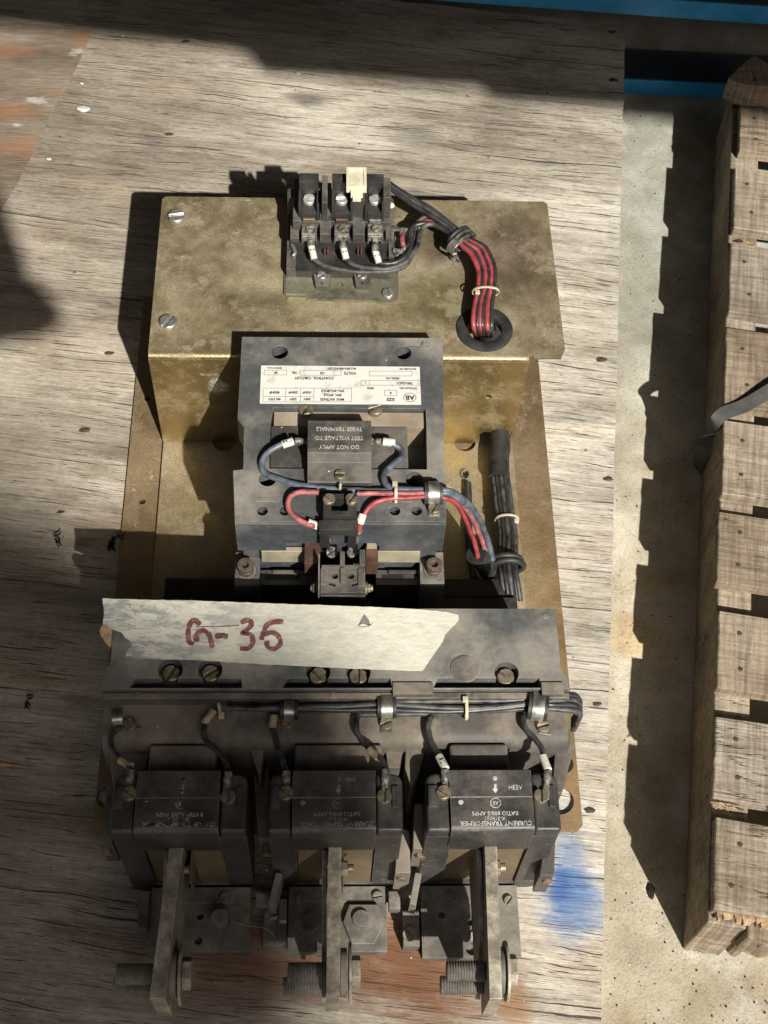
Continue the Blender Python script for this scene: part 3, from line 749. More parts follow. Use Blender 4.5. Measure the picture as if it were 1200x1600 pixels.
# ---- small debris
def lump(px, py, z, r, mat, name, label, cat, sq=(1, .6, .4), seed=1, group=None):
    c = at(px, py, z); bm = bmesh.new(); bmesh.ops.create_icosphere(bm, subdivisions=2, radius=r)
    for v in bm.verts:
        k = 1 + noise.noise(v.co * (2.2 / r) + Vector((seed, 0, 0))) * .5
        v.co = Vector((v.co.x * sq[0] * k, v.co.y * sq[1] * k, v.co.z * sq[2] * k))
    me = bpy.data.meshes.new(name); bm.to_mesh(me); bm.free(); me.materials.append(mat)
    o = bpy.data.objects.new(name, me); col.objects.link(o); o.location = c + Vector((0, 0, r * sq[2] * .7)); tag(o, label, cat, group); return o
lump(130, 172, 0, .0055, M['chip'], 'stone_chip', 'largest white stone chip on the plywood right of the rusty sheet', 'stone', (1.5, .8, .4), 3)
lump(77, 249, 0, .0022, M['chip'], 'stone_chip', 'tiny white chip on the plywood below the rusty sheet', 'stone', (1.4, .8, .5), 5)
lump(467, 115, 0, .003, M['chip'], 'stone_chip', 'white speck on the plywood above the overload relay', 'stone', (1.4, .8, .4), 6)
lump(128, 131, 0, .0018, M['ivory'], 'stone_chip', 'small yellowish chip beside the edge of the rusty sheet', 'stone', (1.3, .7, .5), 7)
lump(1017, 1394, GZ, .0075, M['dark'], 'black_scrap', 'small black scrap lying on the concrete left of the pallet shadow', 'scrap', (.5, 1.1, .3), 9)
lump(682, 341, 0, .006, M['rust'], 'knot', 'small dark brown knot in the plywood above the bracket right corner', 'knot', (.95, .55, .12), 8)
for (px, py, r, lb) in ((264, 210, .005, 'small brown knot in the plywood above the left bracket corner'), (290, 65, .005, 'brown knot at the shaded far edge of the plywood'), (950, 748, .005, 'rust brown knot near the right edge of the plywood beside the wiring'), (940, 562, .006, 'rust brown knot in the plywood right of the bracket'), (958, 125, .006, 'dark knot hole close to the far right corner of the plywood'), (956, 50, .005, 'dark knot at the far right corner of the plywood'), (170, 552, .005, 'brown knot in the plywood left of the bracket'),
                   (133, 672, .006, 'broken brown knot in the plywood left of the base plate'), (95, 800, .004, 'grey nail head in the plywood left of the base plate'), (933, 1100, .004, 'rusty nail head in the plywood right of the wire bundle'), (921, 1266, .005, 'rust brown nail right of the base plate corner')):
    lump(px, py, 0, r, M['rust'], 'knot', lb, 'knot', (1.1, .6, .12), px)
def scrap(px, py, s_, name, label, seed):
    random.seed(seed); g = G(); c = at(px, py, 0)
    for k in range(5):
        a = random.uniform(.8, 2.4) if k < 3 else random.uniform(2.8, 3.6); L = random.uniform(.012, .022) * s_
        p = [c + Vector((random.uniform(-.003, .003), random.uniform(-.003, .003), .003 + .002 * k))]
        for j in range(3): p.append(p[-1] + Vector((-math.cos(a) * L / 4, -math.sin(a) * L / 3, random.uniform(-.001, .001)))); a += random.uniform(-.5, .5)
        g.tube([tuple(v) for v in p], .0030 * s_, 7, r_end=.0014 * s_)
    return tag(g.obj(name, M['blackplastic'], angle=60), label, 'scrap')
scrap(178, 846, .9, 'plastic_scrap', 'shiny crumpled black plastic scrap on the plywood against the base plate edge', 4)
scrap(90, 848, .45, 'plastic_scrap', 'small black torn scrap on the plywood left of the shiny plastic one', 5)
scrap(42, 1098, .4, 'plastic_scrap', 'small black scrap on the shaded lower left of the plywood', 6)
g = G(); a = at(-20, 1194, .001); b = at(29, 1196, .001); g.prism([(a.x, a.y - .003), (b.x, b.y), (a.x, a.y + .003)], .0005, .0022)
tag(g.obj('wood_splinter', M['splinter'], smooth=False), 'pale orange wood splinter at the left edge of the plywood', 'splinter')
# ==================================================================== the motor starter
ST = thing('motor_starter', tuple(ORG), 'old motor starter on a brown plated frame with a paper tape marked G-35', 'motor starter')

def rect(px0, py0, px1, py1, z):
    a = at(px0, py0, z); b = at(px1, py1, z)
    return min(a.x, b.x), max(a.x, b.x), min(a.y, b.y), max(a.y, b.y)

# ---- base plate and mounting plate
xl, xr, yb = -.2145, .2395, .4085
xl = at(220, 510, .006).x; xr = at(912, 1300, .006).x; yb = at(600, 1300, .006).y
holes = []
for px, py, r in ((222, 783, .0034), (230, 622, .0034), (728, 738, .003), (874, 1250, .0138), (170, 1245, .011)):
    c = at(px, py, .006); holes.append((c.x, c.y, r))
g = G(); g.plate([(xl, yb), (xr - .006, yb), (xr, yb + .006), (xr, 1.055), (xl, 1.055)], holes, .0015, .0055)
base = g.obj('base_plate', M['zinc2'], ST, bevel=.0006, seg=1)
for x_, y_, r_ in holes[:2]: G().cyl((x_, y_), r_ * .98, .0014, .0022, n=16).obj('hole_shade_disc', M['dark'], base)  # near-black discs paint the shade inside the small holes
for px, py, a in ((880, 1193, 0),):
    c = at(px, py, .006); G().cyl(c.xy, .010, .0035, .0062).obj('shaded_hole_disc', M['dark'], base, bevel=.0005)  # flat black disc standing in for a shaded hole in the plate
ml, mr = -.179, .2025
hs = []
for px, py, r in ((726, 690, .012), (350, 690, .012), (728, 741, .0042)):
    c = at(px, py, .012); hs.append((c.x, c.y, r))
g = G(); g.plate([(ml, .50), (mr, .50), (mr, 1.05), (ml, 1.05)], hs, .0060, .0115)
g.obj('mounting_plate', M['zinc'], ST, bevel=.0005, seg=1)

# ---- bracket: folded plate with top, rounded bend and front flange
BZ = .162; by = .850
gr = at(757, 515, BZ)
g = G()
xr2 = at(861, 318, BZ).x
g.plate([(-.1795, by), (.2055, by), (.2055, by - .002), (.2335, by - .002), (.2385, by + .01), (xr2 - .004, 1.058), (xr2 - .008, 1.062), (-.1755, 1.062), (-.1795, 1.058)], [(gr.x, gr.y, .0185)], BZ - .003, BZ)
# bend
prof = []
n = 6
for i in range(n + 1):
    a = R(90 + 90 * i / n); prof.append((by + .0005 + .005 * math.cos(a), BZ - .005 + .005 * math.sin(a)))
for i in range(n + 1):
    a = R(180 - 90 * i / n); prof.append((by + .0005 + .002 * math.cos(a), BZ - .005 + .002 * math.sin(a)))
g.prism(prof, -.1795, .2015, 'x')
nx0 = at(750, 690, .03).x; nx1 = at(803, 690, .03).x
fx0, fx1 = -.1795, .2015
y0, y1 = by - .0045, by - .0015
nh = .034
g.plate([(fx0, .012), (nx0 - .004, .012), (nx0 - .004, .0145), (nx0, .0145), (nx0, nh - .004), (nx0 + .004, nh), (nx1 - .002, nh), (fx1 - .005, .012), (fx1, .012), (fx1, BZ - .005), (fx0, BZ - .005)], [(at(763, 611, .1).x, .098, .0032)], y0, y1, 'y')
g.box(fx0, fx1, 1.0585, 1.0615, .012, BZ - .0031)
br = g.obj('bracket', M['zinc'], ST, bevel=.0005, seg=1)
screw(276, 340, BZ + .001, .0092, 10, br, M['steel']); screw(263, 505, BZ + .001, .0092, 60, br, M['steel'])
# grommet
g = G(); rings = []
N = 36
for (r, z) in ((.0170, BZ - .006), (.0170, BZ + .0010), (.0180, BZ + .0022), (.0262, BZ + .0030), (.0285, BZ + .0020), (.0290, BZ + .0003)):
    rings.append([g.bm.verts.new((gr.x + r * math.cos(2 * math.pi * i / N), gr.y + r * math.sin(2 * math.pi * i / N), z)) for i in range(N)])
for a, b in zip(rings, rings[1:]):
    for i in range(N): g.face((a[i], a[(i + 1) % N], b[(i + 1) % N], b[i]))
g.obj('grommet', M['rubber'], ST, angle=50)

# ---- contactor
CZ = .195
g = G()
outl = pxs([(378, 526), (371, 655), (381, 668), (380, 733), (364, 735), (367, 815), (697, 815), (697, 737), (694, 735), (694, 655), (692, 528)], CZ)
hol = []
for px, py in ((437, 550), (630, 551), (418, 748), (647, 748)):
    c = at(px, py, CZ); hol.append((c.x, c.y, .0080))
for px, py in ((410, 798), (445, 798), (617, 798), (651, 798)):
    c = at(px, py, CZ); hol.append((c.x, c.y, .0048))
rx0, rx1, ry0, ry1 = rect(427, 637, 666, 662, CZ); qx0, qx1, qy0, qy1 = rect(423, 660, 640, 733, CZ)
hol.append([(qx0, qy0), (qx1 + .016, qy0), (rx1, ry0), (rx1, ry1), (rx0, ry1), (qx0, ry0)])
g.plate(outl, hol, .158, CZ)
yf = at(530, 815, CZ).y; xa = at(367, 815, CZ).x; xb = at(697, 815, CZ).x
g.box(xa + .004, xb - .004, yf + .006, .838, .02, .1578)
# slanted dark front face (blue) below the edge
g2 = None
con = g.obj('contactor', M['blue_black'], ST, bevel=.0007)
g = G()
z2 = .146; yq = yf - .003
n1 = at(447, 850, .15).x; n2 = at(588, 850, .15).x
g.plate([(xa, z2), (n1, z2), (n1, z2 + .014), (n2, z2 + .014), (n2, z2), (xb, z2), (xb, CZ - .0012), (xa, CZ - .0012)], [], yf + .0058, yf - .0022, 'y')
g.obj('front_skirt', M['blue_black'], con, bevel=.0007)
# raised light strips on the sides
a0, a1, b0, b1 = rect(371, 662, 381, 732, .185)
# feet with cap screws
for (pa, pb, hx, hy) in ((368, 405, 384, 889), (655, 695, 678, 888)):
    x0, x1, y0_, y1_ = rect(pa, 868, pb, 915, .118)
    g = G(); g.prism([(y0_, .045), (y0_, .116), (y0_ + .002, .118), (y1_ + .004, .118), (y1_ + .004, .045)], x0, x1, 'x')
    g.obj('mounting_foot', M['blue_black'], con, bevel=.001)
    c = at(hx, hy, .122); g = G()
    g.plate([(c.x + .0076 * math.cos(2 * math.pi * i / 24), c.y + .0076 * math.sin(2 * math.pi * i / 24)) for i in range(24)], [[(c.x + .0037 * math.cos(R(60 * i + 10)), c.y + .0037 * math.sin(R(60 * i + 10))) for i in range(6)]], .1255, .1305)
    g.cyl(c.xy, .0076, .118, .1254, n=24); g.m = 1; g.cyl(c.xy, .0100, .1181, .1192, n=24)
    g.obj('cap_screw', [M['redscrew'], M['pad']], con, bevel=.0006, seg=1)
# cream insulating strips, black contact bars in the gap between the feet
for pa, pb in ((408, 495), (589, 657)):
    x0 = at(pa, 870, .14).x; x1 = at(pb, 870, .14).x; yy = at(500, 868, .13).y
    G().box(x0, x1, yf - .001, yf + .004, .122, .1425).obj('insulating_strip', M['cream'], con, bevel=.0004, seg=1)
    x0, x1, y0_, y1_ = rect(pa - 2, 893, pb + 0, 914, .105)
    g = G(); g.box(x0, x1, y0_, y1_ + .002, .07, .105); g.box(x0 + .012, x1, y1_ - .004, y1_, .105, .109)
    g.obj('contact_bar', M['grey_black'], con, bevel=.001)
    g = G(); g.box(x0 + .006, x1 - .016, (y0_ + y1_) / 2 - .0012, (y0_ + y1_) / 2 + .0032, .1048, .1056); g.obj('bar_slot', M['dark'], con)
# copper blocks either side of the auxiliary contact
for pa, pb, m in ((476, 500, 'copper'), (571, 591, 'copper')):
    x0, x1, y0_, y1_ = rect(pa, 846, pb, 884, .150); G().box(x0, x1, y0_ + .002, y1_, .13, .150).obj('copper_contact', M[m], con, bevel=.0007)
G().box(at(573, 850, .148).x, at(592, 850, .148).x, yf - .0022, yf + .004, .1445, .156).obj('spacer', M['cream'], con)
# recess: brass strap above, black coil below
G().box(rx0 + .0006, rx1 - .0006, ry0 - .001, ry1 - .0006, .1579, .1895).obj('terminal_strap', M['brown'], con, bevel=.0005)
G().box(qx0 + .0006, qx1 - .0008, qy0 + .001, ry0 - .0015, .1579, .1915).obj('coil', M['grey_black'], con, bevel=.0008)
# warning cover
cx0, cx1, cy0, cy1 = rect(481, 656, 581, 710, .215)
g = G()
ylow = at(530, 760, .1965).y
g.prism([(cy1, .1955), (cy1, .2145), (cy1 - .0015, .216), (cy0 + .001, .216), (cy0 - .004, .2075), (ylow + .002, .2035), (ylow, .2025), (ylow, .1955)], cx0, cx1, 'x')
g.m = 1
for i, (t, py) in enumerate((('DO NOT APPLY', 698), ('TEST VOLTAGE TO', 684), ('THESE TERMINALS', 670))):
    c = at(530, py, .2162); g.text(t, (c.x, c.y, .2161), .0062, wide=.83, th=.0001)
cov = g.obj('warning_cover', [M['grey_black'], M['white']], con, bevel=.0008)
# nameplate with its writing
nx0_, nx1_, ny0_, ny1_ = rect(408, 571, 658, 632, CZ + .0006)
g = G(); g.box(nx0_, nx1_, ny0_, ny1_, CZ + .0001, CZ + .0007); g.m = 1
zt = CZ + .00085
def T(t, px, py, size, wide=.85): c = at(px, py, zt); g.text(t, (c.x, c.y, zt), size * 1.05, wide=wide, bold=.03)
def BX(a, b, c_, d_): p = pxs([(a, b), (c_, b), (c_, d_), (a, d_)], zt); g.line(p, zt, .00025, True)
c = at(640.5, 621, zt)
g.line([(c.x + .0062 * math.cos(R(22.5 + 45 * i)), c.y + .0053 * math.sin(R(22.5 + 45 * i))) for i in range(8)], zt, .00045, True)
T('AB', 640.5, 621, .0068, .95)
T('SIZE', 610.5, 624, .0046); BX(601, 610, 620, 618.5); T('6', 610.5, 614.3, .004)
T('CATALOG NO.', 638, 606.5, .0030, .8); T('SERIES', 579, 606.5, .0028, .8)
BX(564, 594.5, 657, 602); g.line(pxs([(577, 594.5), (577, 602)], zt), zt, .00025); T('709-GAD1', 632, 598.5, .0040); T('L', 571, 597.5, .0032)
T('SERIAL NO.', 613, 591, .0030, .85); BX(577, 580, 644, 587.5); T('MILWAUKEE, WIS.', 637, 576.5, .0024, .8)
T('CONTROL CIRCUIT', 491, 590.5, .0042, .95); T('VOLTS', 547, 583, .0044); BX(469, 579, 533, 586.5); T('120', 504, 583, .0036); T('Hz', 460, 582.5, .0040); BX(413, 578.5, 448, 586); T('60', 431, 582.5, .0038)
T('ALLEN-BRADLEY', 534, 576, .0034, 1.05); T('MADE IN U.S.A.', 429, 575, .0024, .85)
BX(411, 606.5, 549.5, 628); g.line(pxs([(490.5, 607), (490.5, 628)], zt), zt, .00025); g.line(pxs([(469.5, 607), (469.5, 628)], zt), zt, .00025); g.line(pxs([(446.5, 607), (446.5, 628)], zt), zt, .00025); g.line(pxs([(411, 619.5), (490.5, 619.8)], zt), zt, .00025)
T('MAX. RATINGS', 519, 624, .0038, .85); T('3PH. 3POLE', 520, 617, .0038, .85); T('2PH.-4W,4POLE', 520, 610.5, .0036, .85)
T('200V', 480, 623.5, .0036, .85); T('230V', 458, 623.5, .0036, .85); T('460 575V', 429, 623.5, .0036, .8)
T('150HP', 480, 613, .0036, .85); T('200HP', 458, 613, .0036, .85); T('400HP', 429, 613, .0038, .9)
g.obj('nameplate', [M['nameplate'], M['ink']], con)
# scribbled mark on the far right corner
g = G(); P = [at(x, y, CZ + .0001) for x, y in ((637, 543), (648, 541), (655, 543), (661, 533), (660, 545), (668, 540), (672, 548), (677, 543))]
g.tube([tuple(p) for p in P], .0004, 5); g.obj('pen_mark', M['ink'], con)
for px, py, r, a in ((478, 644, .0068, 60), (586, 643, .0074, 20)): screw(px, py, .1895, r, a, con, M['oldscrew'], h=.006)
screw(531, 745, .2035, .0052, 0, con, M['oldscrew'], h=.005)
for px, py in ((410, 798), (445, 798), (617, 798), (651, 798)):
    c = at(px, py, .185); G().dome(c.xy, .0040, .1835, .003).obj('recessed_screw', M['steel'], con)
for px, py in ((437, 550), (630, 551)):
    c = at(px, py, .160); G().dome(c.xy, .0055, .1578, .004).obj('recessed_screw', M['rubber'], con)
for a, b in ((399, 437), (607, 645)):
    x0, x1, _, _ = rect(a, 778, b, 784, CZ); yy = at(420, 781, CZ).y
    G().box(x0, x1, yy - .002, yy + .002, CZ - .0004, CZ + .0006).obj('raised_rib', M['blue_black'], con, bevel=.0003, seg=1)
# upper terminal block
g = G(); x0, x1, y0_, y1_ = rect(505, 771, 558, 806, .212)
wx0, wx1, wy0, wy1 = rect(518, 776, 543, 798, .212)
g.plate([(x0, y0_), (x1, y0_), (x1, y1_), (x0, y1_)], [[(wx0, wy0), (wx1, wy0), (wx1, wy1 - .002), (wx0, wy1 - .002)]], .1955, .212)
g.box(x0 - .0035, x1 + .001, y0_ - .011, y0_ - .0005, .1955, .206)
g.box(x0 - .003, x0 + .006, yf - .010, yf + .002, .165, .1954); g.box(x1 - .008, x1, yf - .010, yf + .002, .165, .1954)
tb = g.obj('terminal_block', M['black'], con, bevel=.0007)
screw(514, 782, .2125, .0056, -30, tb, M['oldscrew']); screw(549, 782, .2125, .0058, 55, tb, M['oldscrew']) if False else None
for px, py, a in ((514, 782, -35), (549, 782, 55)): screw(px, py, .2125, .0056, a, con, M['oldscrew'], h=.004)
# auxiliary contact block
AZ = .160
x0, x1, y0_, y1_ = rect(501, 883, 571, 926, AZ)
g = G()
vents = []
for px, py in ((523.5, 900), (548.5, 900)):
    c = at(px, py, AZ); vents.append((c.x, c.y, .0029))
for s_, (px, py) in ((-1, (519, 913)), (1, (554, 913))):
    c = at(px, py, AZ); a = R(18 * s_); ca, sa = math.cos(a), math.sin(a)
    vents.append([(c.x + u * ca - v * sa, c.y + u * sa + v * ca) for u, v in ((-.003, -.0013), (.003, -.0013), (.003, .0013), (-.003, .0013))])
g.plate([(x0, y0_), (x1, y0_), (x1, y1_ - .004), (x0, y1_ - .004)], vents, AZ - .006, AZ)
g.box(x0, x1, y0_, y1_ - .004, .10, AZ - .0065)
g.box(x0 + .001, x1, y1_ - .0038, y1_, .115, AZ + .001)
g.box(at(532, 905, AZ).x, at(539, 905, AZ).x, y0_ + .008, y1_ - .004, AZ, AZ + .003)
g.box(x1 - .0065, x1 - .0005, y0_ + .006, y1_ - .004, AZ, AZ + .0022)
g.box(x0, x0 + .0065, y0_ + .008, y1_ - .004, AZ, AZ + .001)
c = at(535, 858, AZ); g.box(c.x - .0022, c.x + .0022, y1_, y1_ + .014, .13, AZ + .001)
g.box(x1 - .005, x1 + .0, y1_, y1_ + .016, .13, AZ + .001)
aux = g.obj('auxiliary_contact', M['grey_black'], con, bevel=.0006)
G().box(x0 - .0022, x0 - .0008, y0_ - .003, y1_ + .010, .115, AZ + .003).obj('side_flange', M['pad'], con, bevel=.0004, seg=1)
for sgn, xx, m in ((-1, x0 - .0022, 'redscrew'), (1, x1, 'oldscrew')):
    yy, zz = y0_ + .010, .150
    g = G(); g.cyl((yy, zz), .0062, xx, xx + sgn * .002, 'x', 20); g.cyl((yy, zz), .0046, xx + sgn * .002, xx + sgn * .005, 'x', 6); g.cyl((yy, zz), .003, xx + sgn * .005, xx + sgn * .0072, 'x', 12)
    g.obj('side_bolt', M[m], con, bevel=.0004, seg=1)
for px, a in ((519, 35), (551, -30)): screw(px, 864, .146, .0058, a, con, M['tin'], h=.003)

# black bus channel behind the arc housing
x0, x1, y0_, y1_ = rect(258, 903, 806, 932, .05)
g = G(); g.box(x0, x1, y0_, y1_, .012, .05); g.box(x0, x1, y0_ - .030, y0_ - .004, .012, .056); g.box(x0 + .0, x1 + .0, y0_ - .0038, y0_, .012, .040)
g.obj('black_crossbar', M['black'], ST, bevel=.0008)

# ---- arc housing / line block
HZ = .170
g = G()
hx0, hx1 = at(170, 1020, HZ).x, at(868, 952, HZ).x
hy1 = at(868, 951, HZ).y; hyf = at(600, 1077, HZ).y
hol = []
for px, py in ((266, 1052), (328, 1052), (497, 1055), (560, 1056), (792, 1057)):
    c = at(px, py, HZ); hol.append((c.x, c.y, .0105))
topo = [(hx0 - .001, at(165, 1078, HZ).y), (hx1 + .006, at(165, 1090, HZ).y), (hx1 + .006, at(165, 1068, HZ).y), (hx1, at(165, 1050, HZ).y), (hx1, hy1), (hx0 + .002, hy1), (hx0 + .002, at(170, 1030, HZ).y)]
yfr = at(600, 1077, HZ).y
topo = [(hx0 - .003, yfr), (hx1 + .005, yfr), (hx1 + .005, yfr + .010), (hx1, yfr + .018), (hx1, hy1), (hx0 + .002, hy1), (hx0 + .002, yfr + .024), (hx0 - .003, yfr + .012)]
def slot(pa, pb, tri=True):
    u0, u1 = at(pa, 1070, HZ).x, at(pb, 1070, HZ).x; ya = at(500, 1074, HZ).y
    if tri: return [(u0, ya), (u1, ya), (u1, ya + .0038), (u0 + .034, ya + .0040), (u0 + .0040, ya + .012)]
    return [(u0, ya), (u1, ya), (u1 + .0, ya + .0105), (u0, ya + .0105)]
# the pockets end short of the screw holes
def pocket(pa, pb, d): u0, u1 = at(pa, 1070, HZ).x, at(pb, 1070, HZ).x; ya = at(500, 1074.5, HZ).y; return [(u0, ya), (u1, ya), (u1, ya + d), (u0, ya + d)]
p1 = at(238, 1070, HZ).x
def shift(h): return h
hol2 = []
def pocket(pa, pb, circles, d=.0088):
    """long slot that runs into the round screw holes above it"""
    u0, u1 = at(pa, 1070, HZ).x, at(pb, 1070, HZ).x; ya = at(500, 1074.5, HZ).y; yt = ya + d
    P = [(u0, ya), (u1, ya), (u1 - .001, yt)]
    for cx_, cy_, r in sorted(circles, reverse=True):
        a0 = math.asin(max(-.95, min(.95, (yt - cy_) / r)))
        for i in range(17):
            t = a0 + (math.pi - 2 * a0) * i / 16; P.append((cx_ + r * math.cos(t), cy_ + r * math.sin(t)))
    P.append((u0 + .004, yt)); return P
cc_ = [(a, b + .0035, r) for a, b, r in hol]
hol2 = [pocket(203, 378, cc_[0:2]), pocket(441, 612, cc_[2:4]), pocket(677, 845, cc_[4:5])]
g.plate(topo, hol2, HZ - .016, HZ)
g.box(hx0 + .003, hx1 - .001, yfr + .001, hy1 - .001, .015, HZ - .0162)
hou = g.obj('arc_housing', M['blue_black'], ST, bevel=.0008)
for (px, py, a, m) in ((266, 1052, 62, 'oldscrew'), (328, 1052, 32, 'oldscrew'), (497, 1055, -40, 'oldscrew'), (560, 1056, 88, 'oldscrew'), (792, 1057, -38, 'oldscrew')):
    c = at(px, py, HZ); screw(0, 0, HZ - .0125, .0078, a, hou, M[m], h=.006, c=Vector((c.x, c.y + .0035, 0)))
c = at(727, 1051, HZ); g = G(); g.cyl((c.x, c.y + .0035), .0128, HZ, HZ + .0009, n=32); g.obj('round_plug', M['pad'], hou, bevel=.0003, seg=1)
c = at(853, 962, HZ); G().dome(c.xy, .0032, HZ, .0008).obj('rivet', M['pad'], hou)
# triangular pockets (dark, cut by ribs) along the front of the top face
# front ledge, split into raised pads
yl0 = at(600, 1091, .166).y
g = G(); g.box(hx0 - .004, hx1 + .006, yl0, yfr - .0008, .10, .1655)
for a, b in ((613, 676), (845, 880)):
    u0, u1 = at(a, 1070, HZ).x, at(b, 1070, HZ).x; g.box(u0, u1, yl0 + .001, yfr + .006, HZ - .012, HZ + .0022)
g.obj('ledge', M['lower_body'], hou, bevel=.001)
# lower shelf carrying the wire bundle, falling away to the front
S0 = .150
ya, yb_, yc = at(600, 1095, .152).y, at(600, 1152, .150).y, at(600, 1166, .146).y
xs0, xs1 = at(160, 1120, .15).x, at(902, 1120, .15).x
xs1 = at(893, 1165, .15).x; 
g = G()
g.prism([(ya + .002, .02), (ya + .002, .1525), (yb_ + .010, .151), (yb_ + .003, .1505), (yb_ - .002, .148), (yc, .141), (yc - .0015, .125), (yc, .02)], xs0, xs1, 'x')
sh_ = g.obj('front_shelf', M['lower_body'], hou, bevel=.003, seg=3)
for px in (214, 520, 742):
    c = at(px, 1086, .166); G().dome(c.xy, .0034, .1653, .0010).obj('mould_mark', M['lower_body'], hou)
# panels between the poles and the ribs beside them
yct = at(600, 1204, .17).y
for pa, pb in ((232, 338), (460, 598), (703, 795)):
    u0, u1 = at(pa, 1185, .15).x, at(pb, 1185, .15).x
    g = G(); g.prism([(yc + .001, .03), (yc + .001, .150), (yct + .0015, .148), (yct + .0015, .03)], u0, u1, 'x')
    g.obj('pole_panel', M['lower_body'], hou, bevel=.003, seg=3)
for pts_, zt_ in ((((386, 1160), (414, 1160), (409, 1207), (403, 1209)), .138), (((168, 1160), (238, 1160), (228, 1200), (178, 1240)), .132), (((634, 1160), (668, 1160), (654, 1212), (642, 1232), (632, 1200)), .138),
                   (((600, 1160), (632, 1160), (625, 1200), (606, 1200)), .135), (((868, 1160), (900, 1160), (878, 1240), (862, 1240)), .13)):
    g = G(); g.prism(pxs(pts_, zt_), .02, zt_); g.obj('rib', M['lower_body'], hou, bevel=.002, seg=2)
for a, b in ((375, 440),):
    pass
# tapered tabs that flank the transformers at the front
def tab(pts_, zt_, tip, tipr=.0055):
    g = G(); g.prism(pxs(pts_, zt_), zt_ - .05, zt_); o = g.obj('pole_tab', M['lower_body'], hou, bevel=.0012)
    c = at(tip[0], tip[1], zt_ - .010); g = G(); g.cyl((c.x, zt_ - .014), tipr * .8, c.y - .004, c.y + .006, 'y', 14); g.obj('tab_insert', M['brass'], hou, bevel=.0005, seg=1)
tab([(168, 1225), (184, 1225), (176, 1318), (155, 1318)], .10, (166, 1326)); tab([(395, 1195), (420, 1195), (428, 1312), (403, 1312)], .10, (418, 1328)); tab([(622, 1292), (640, 1298), (642, 1364), (617, 1364)], .09, (628, 1366))
tab([(648, 1255), (668, 1255), (672, 1328), (645, 1326)], .11, (657, 1332)); tab([(855, 1290), (868, 1312), (866, 1368), (843, 1368)], .09, (856, 1370))

# ---- current transformers: one built, two copies
def text_ct(g, scratch):
    cx = at(524, 1300, HZ).x
    k = at(776, 1300, HZ).x - cx
    def P_(px, py): p = at(px, py, HZ); return (p.x - k, p.y)
    z = CTZ + .00045
    for t, px, py, sz, wd in (('CURRENT TRANSFORMER', 778, 1286.5, .0054, .93), ('X-318032', 776, 1279, .0046, .95), ('RATIO 600/5 AMPS', 776.5, 1271, .0050, .93)):
        x, y = P_(px, py); g.text(t, (x, y, z), sz, wide=wd, bold=.012)
    x, y = P_(777, 1255)
    g.line([(x + .0043 * math.cos(R(22.5 + 45 * i)), y + .0043 * math.sin(R(22.5 + 45 * i))) for i in range(8)], z, .0008, True)
    g.text('AB', (x, y, z), .0048, wide=.8, bold=.01)
    x, y = P_(776, 1217); g.cyl((x, y), .0021, z, z + .0001, n=16)
    x, y = P_(723, 1254); g.cyl((x, y), .0021, z, z + .0001, n=16)
    x, y = P_(776, 1225); x2, y2 = P_(776, 1233); x3, y3 = P_(776, 1240)
    g.prism([(x - .0012, y), (x - .0012, y2), (x - .0027, y2), (x, y3), (x + .0027, y2), (x + .0012, y2), (x + .0012, y)], z, z + .0001)
CTZ = .1705
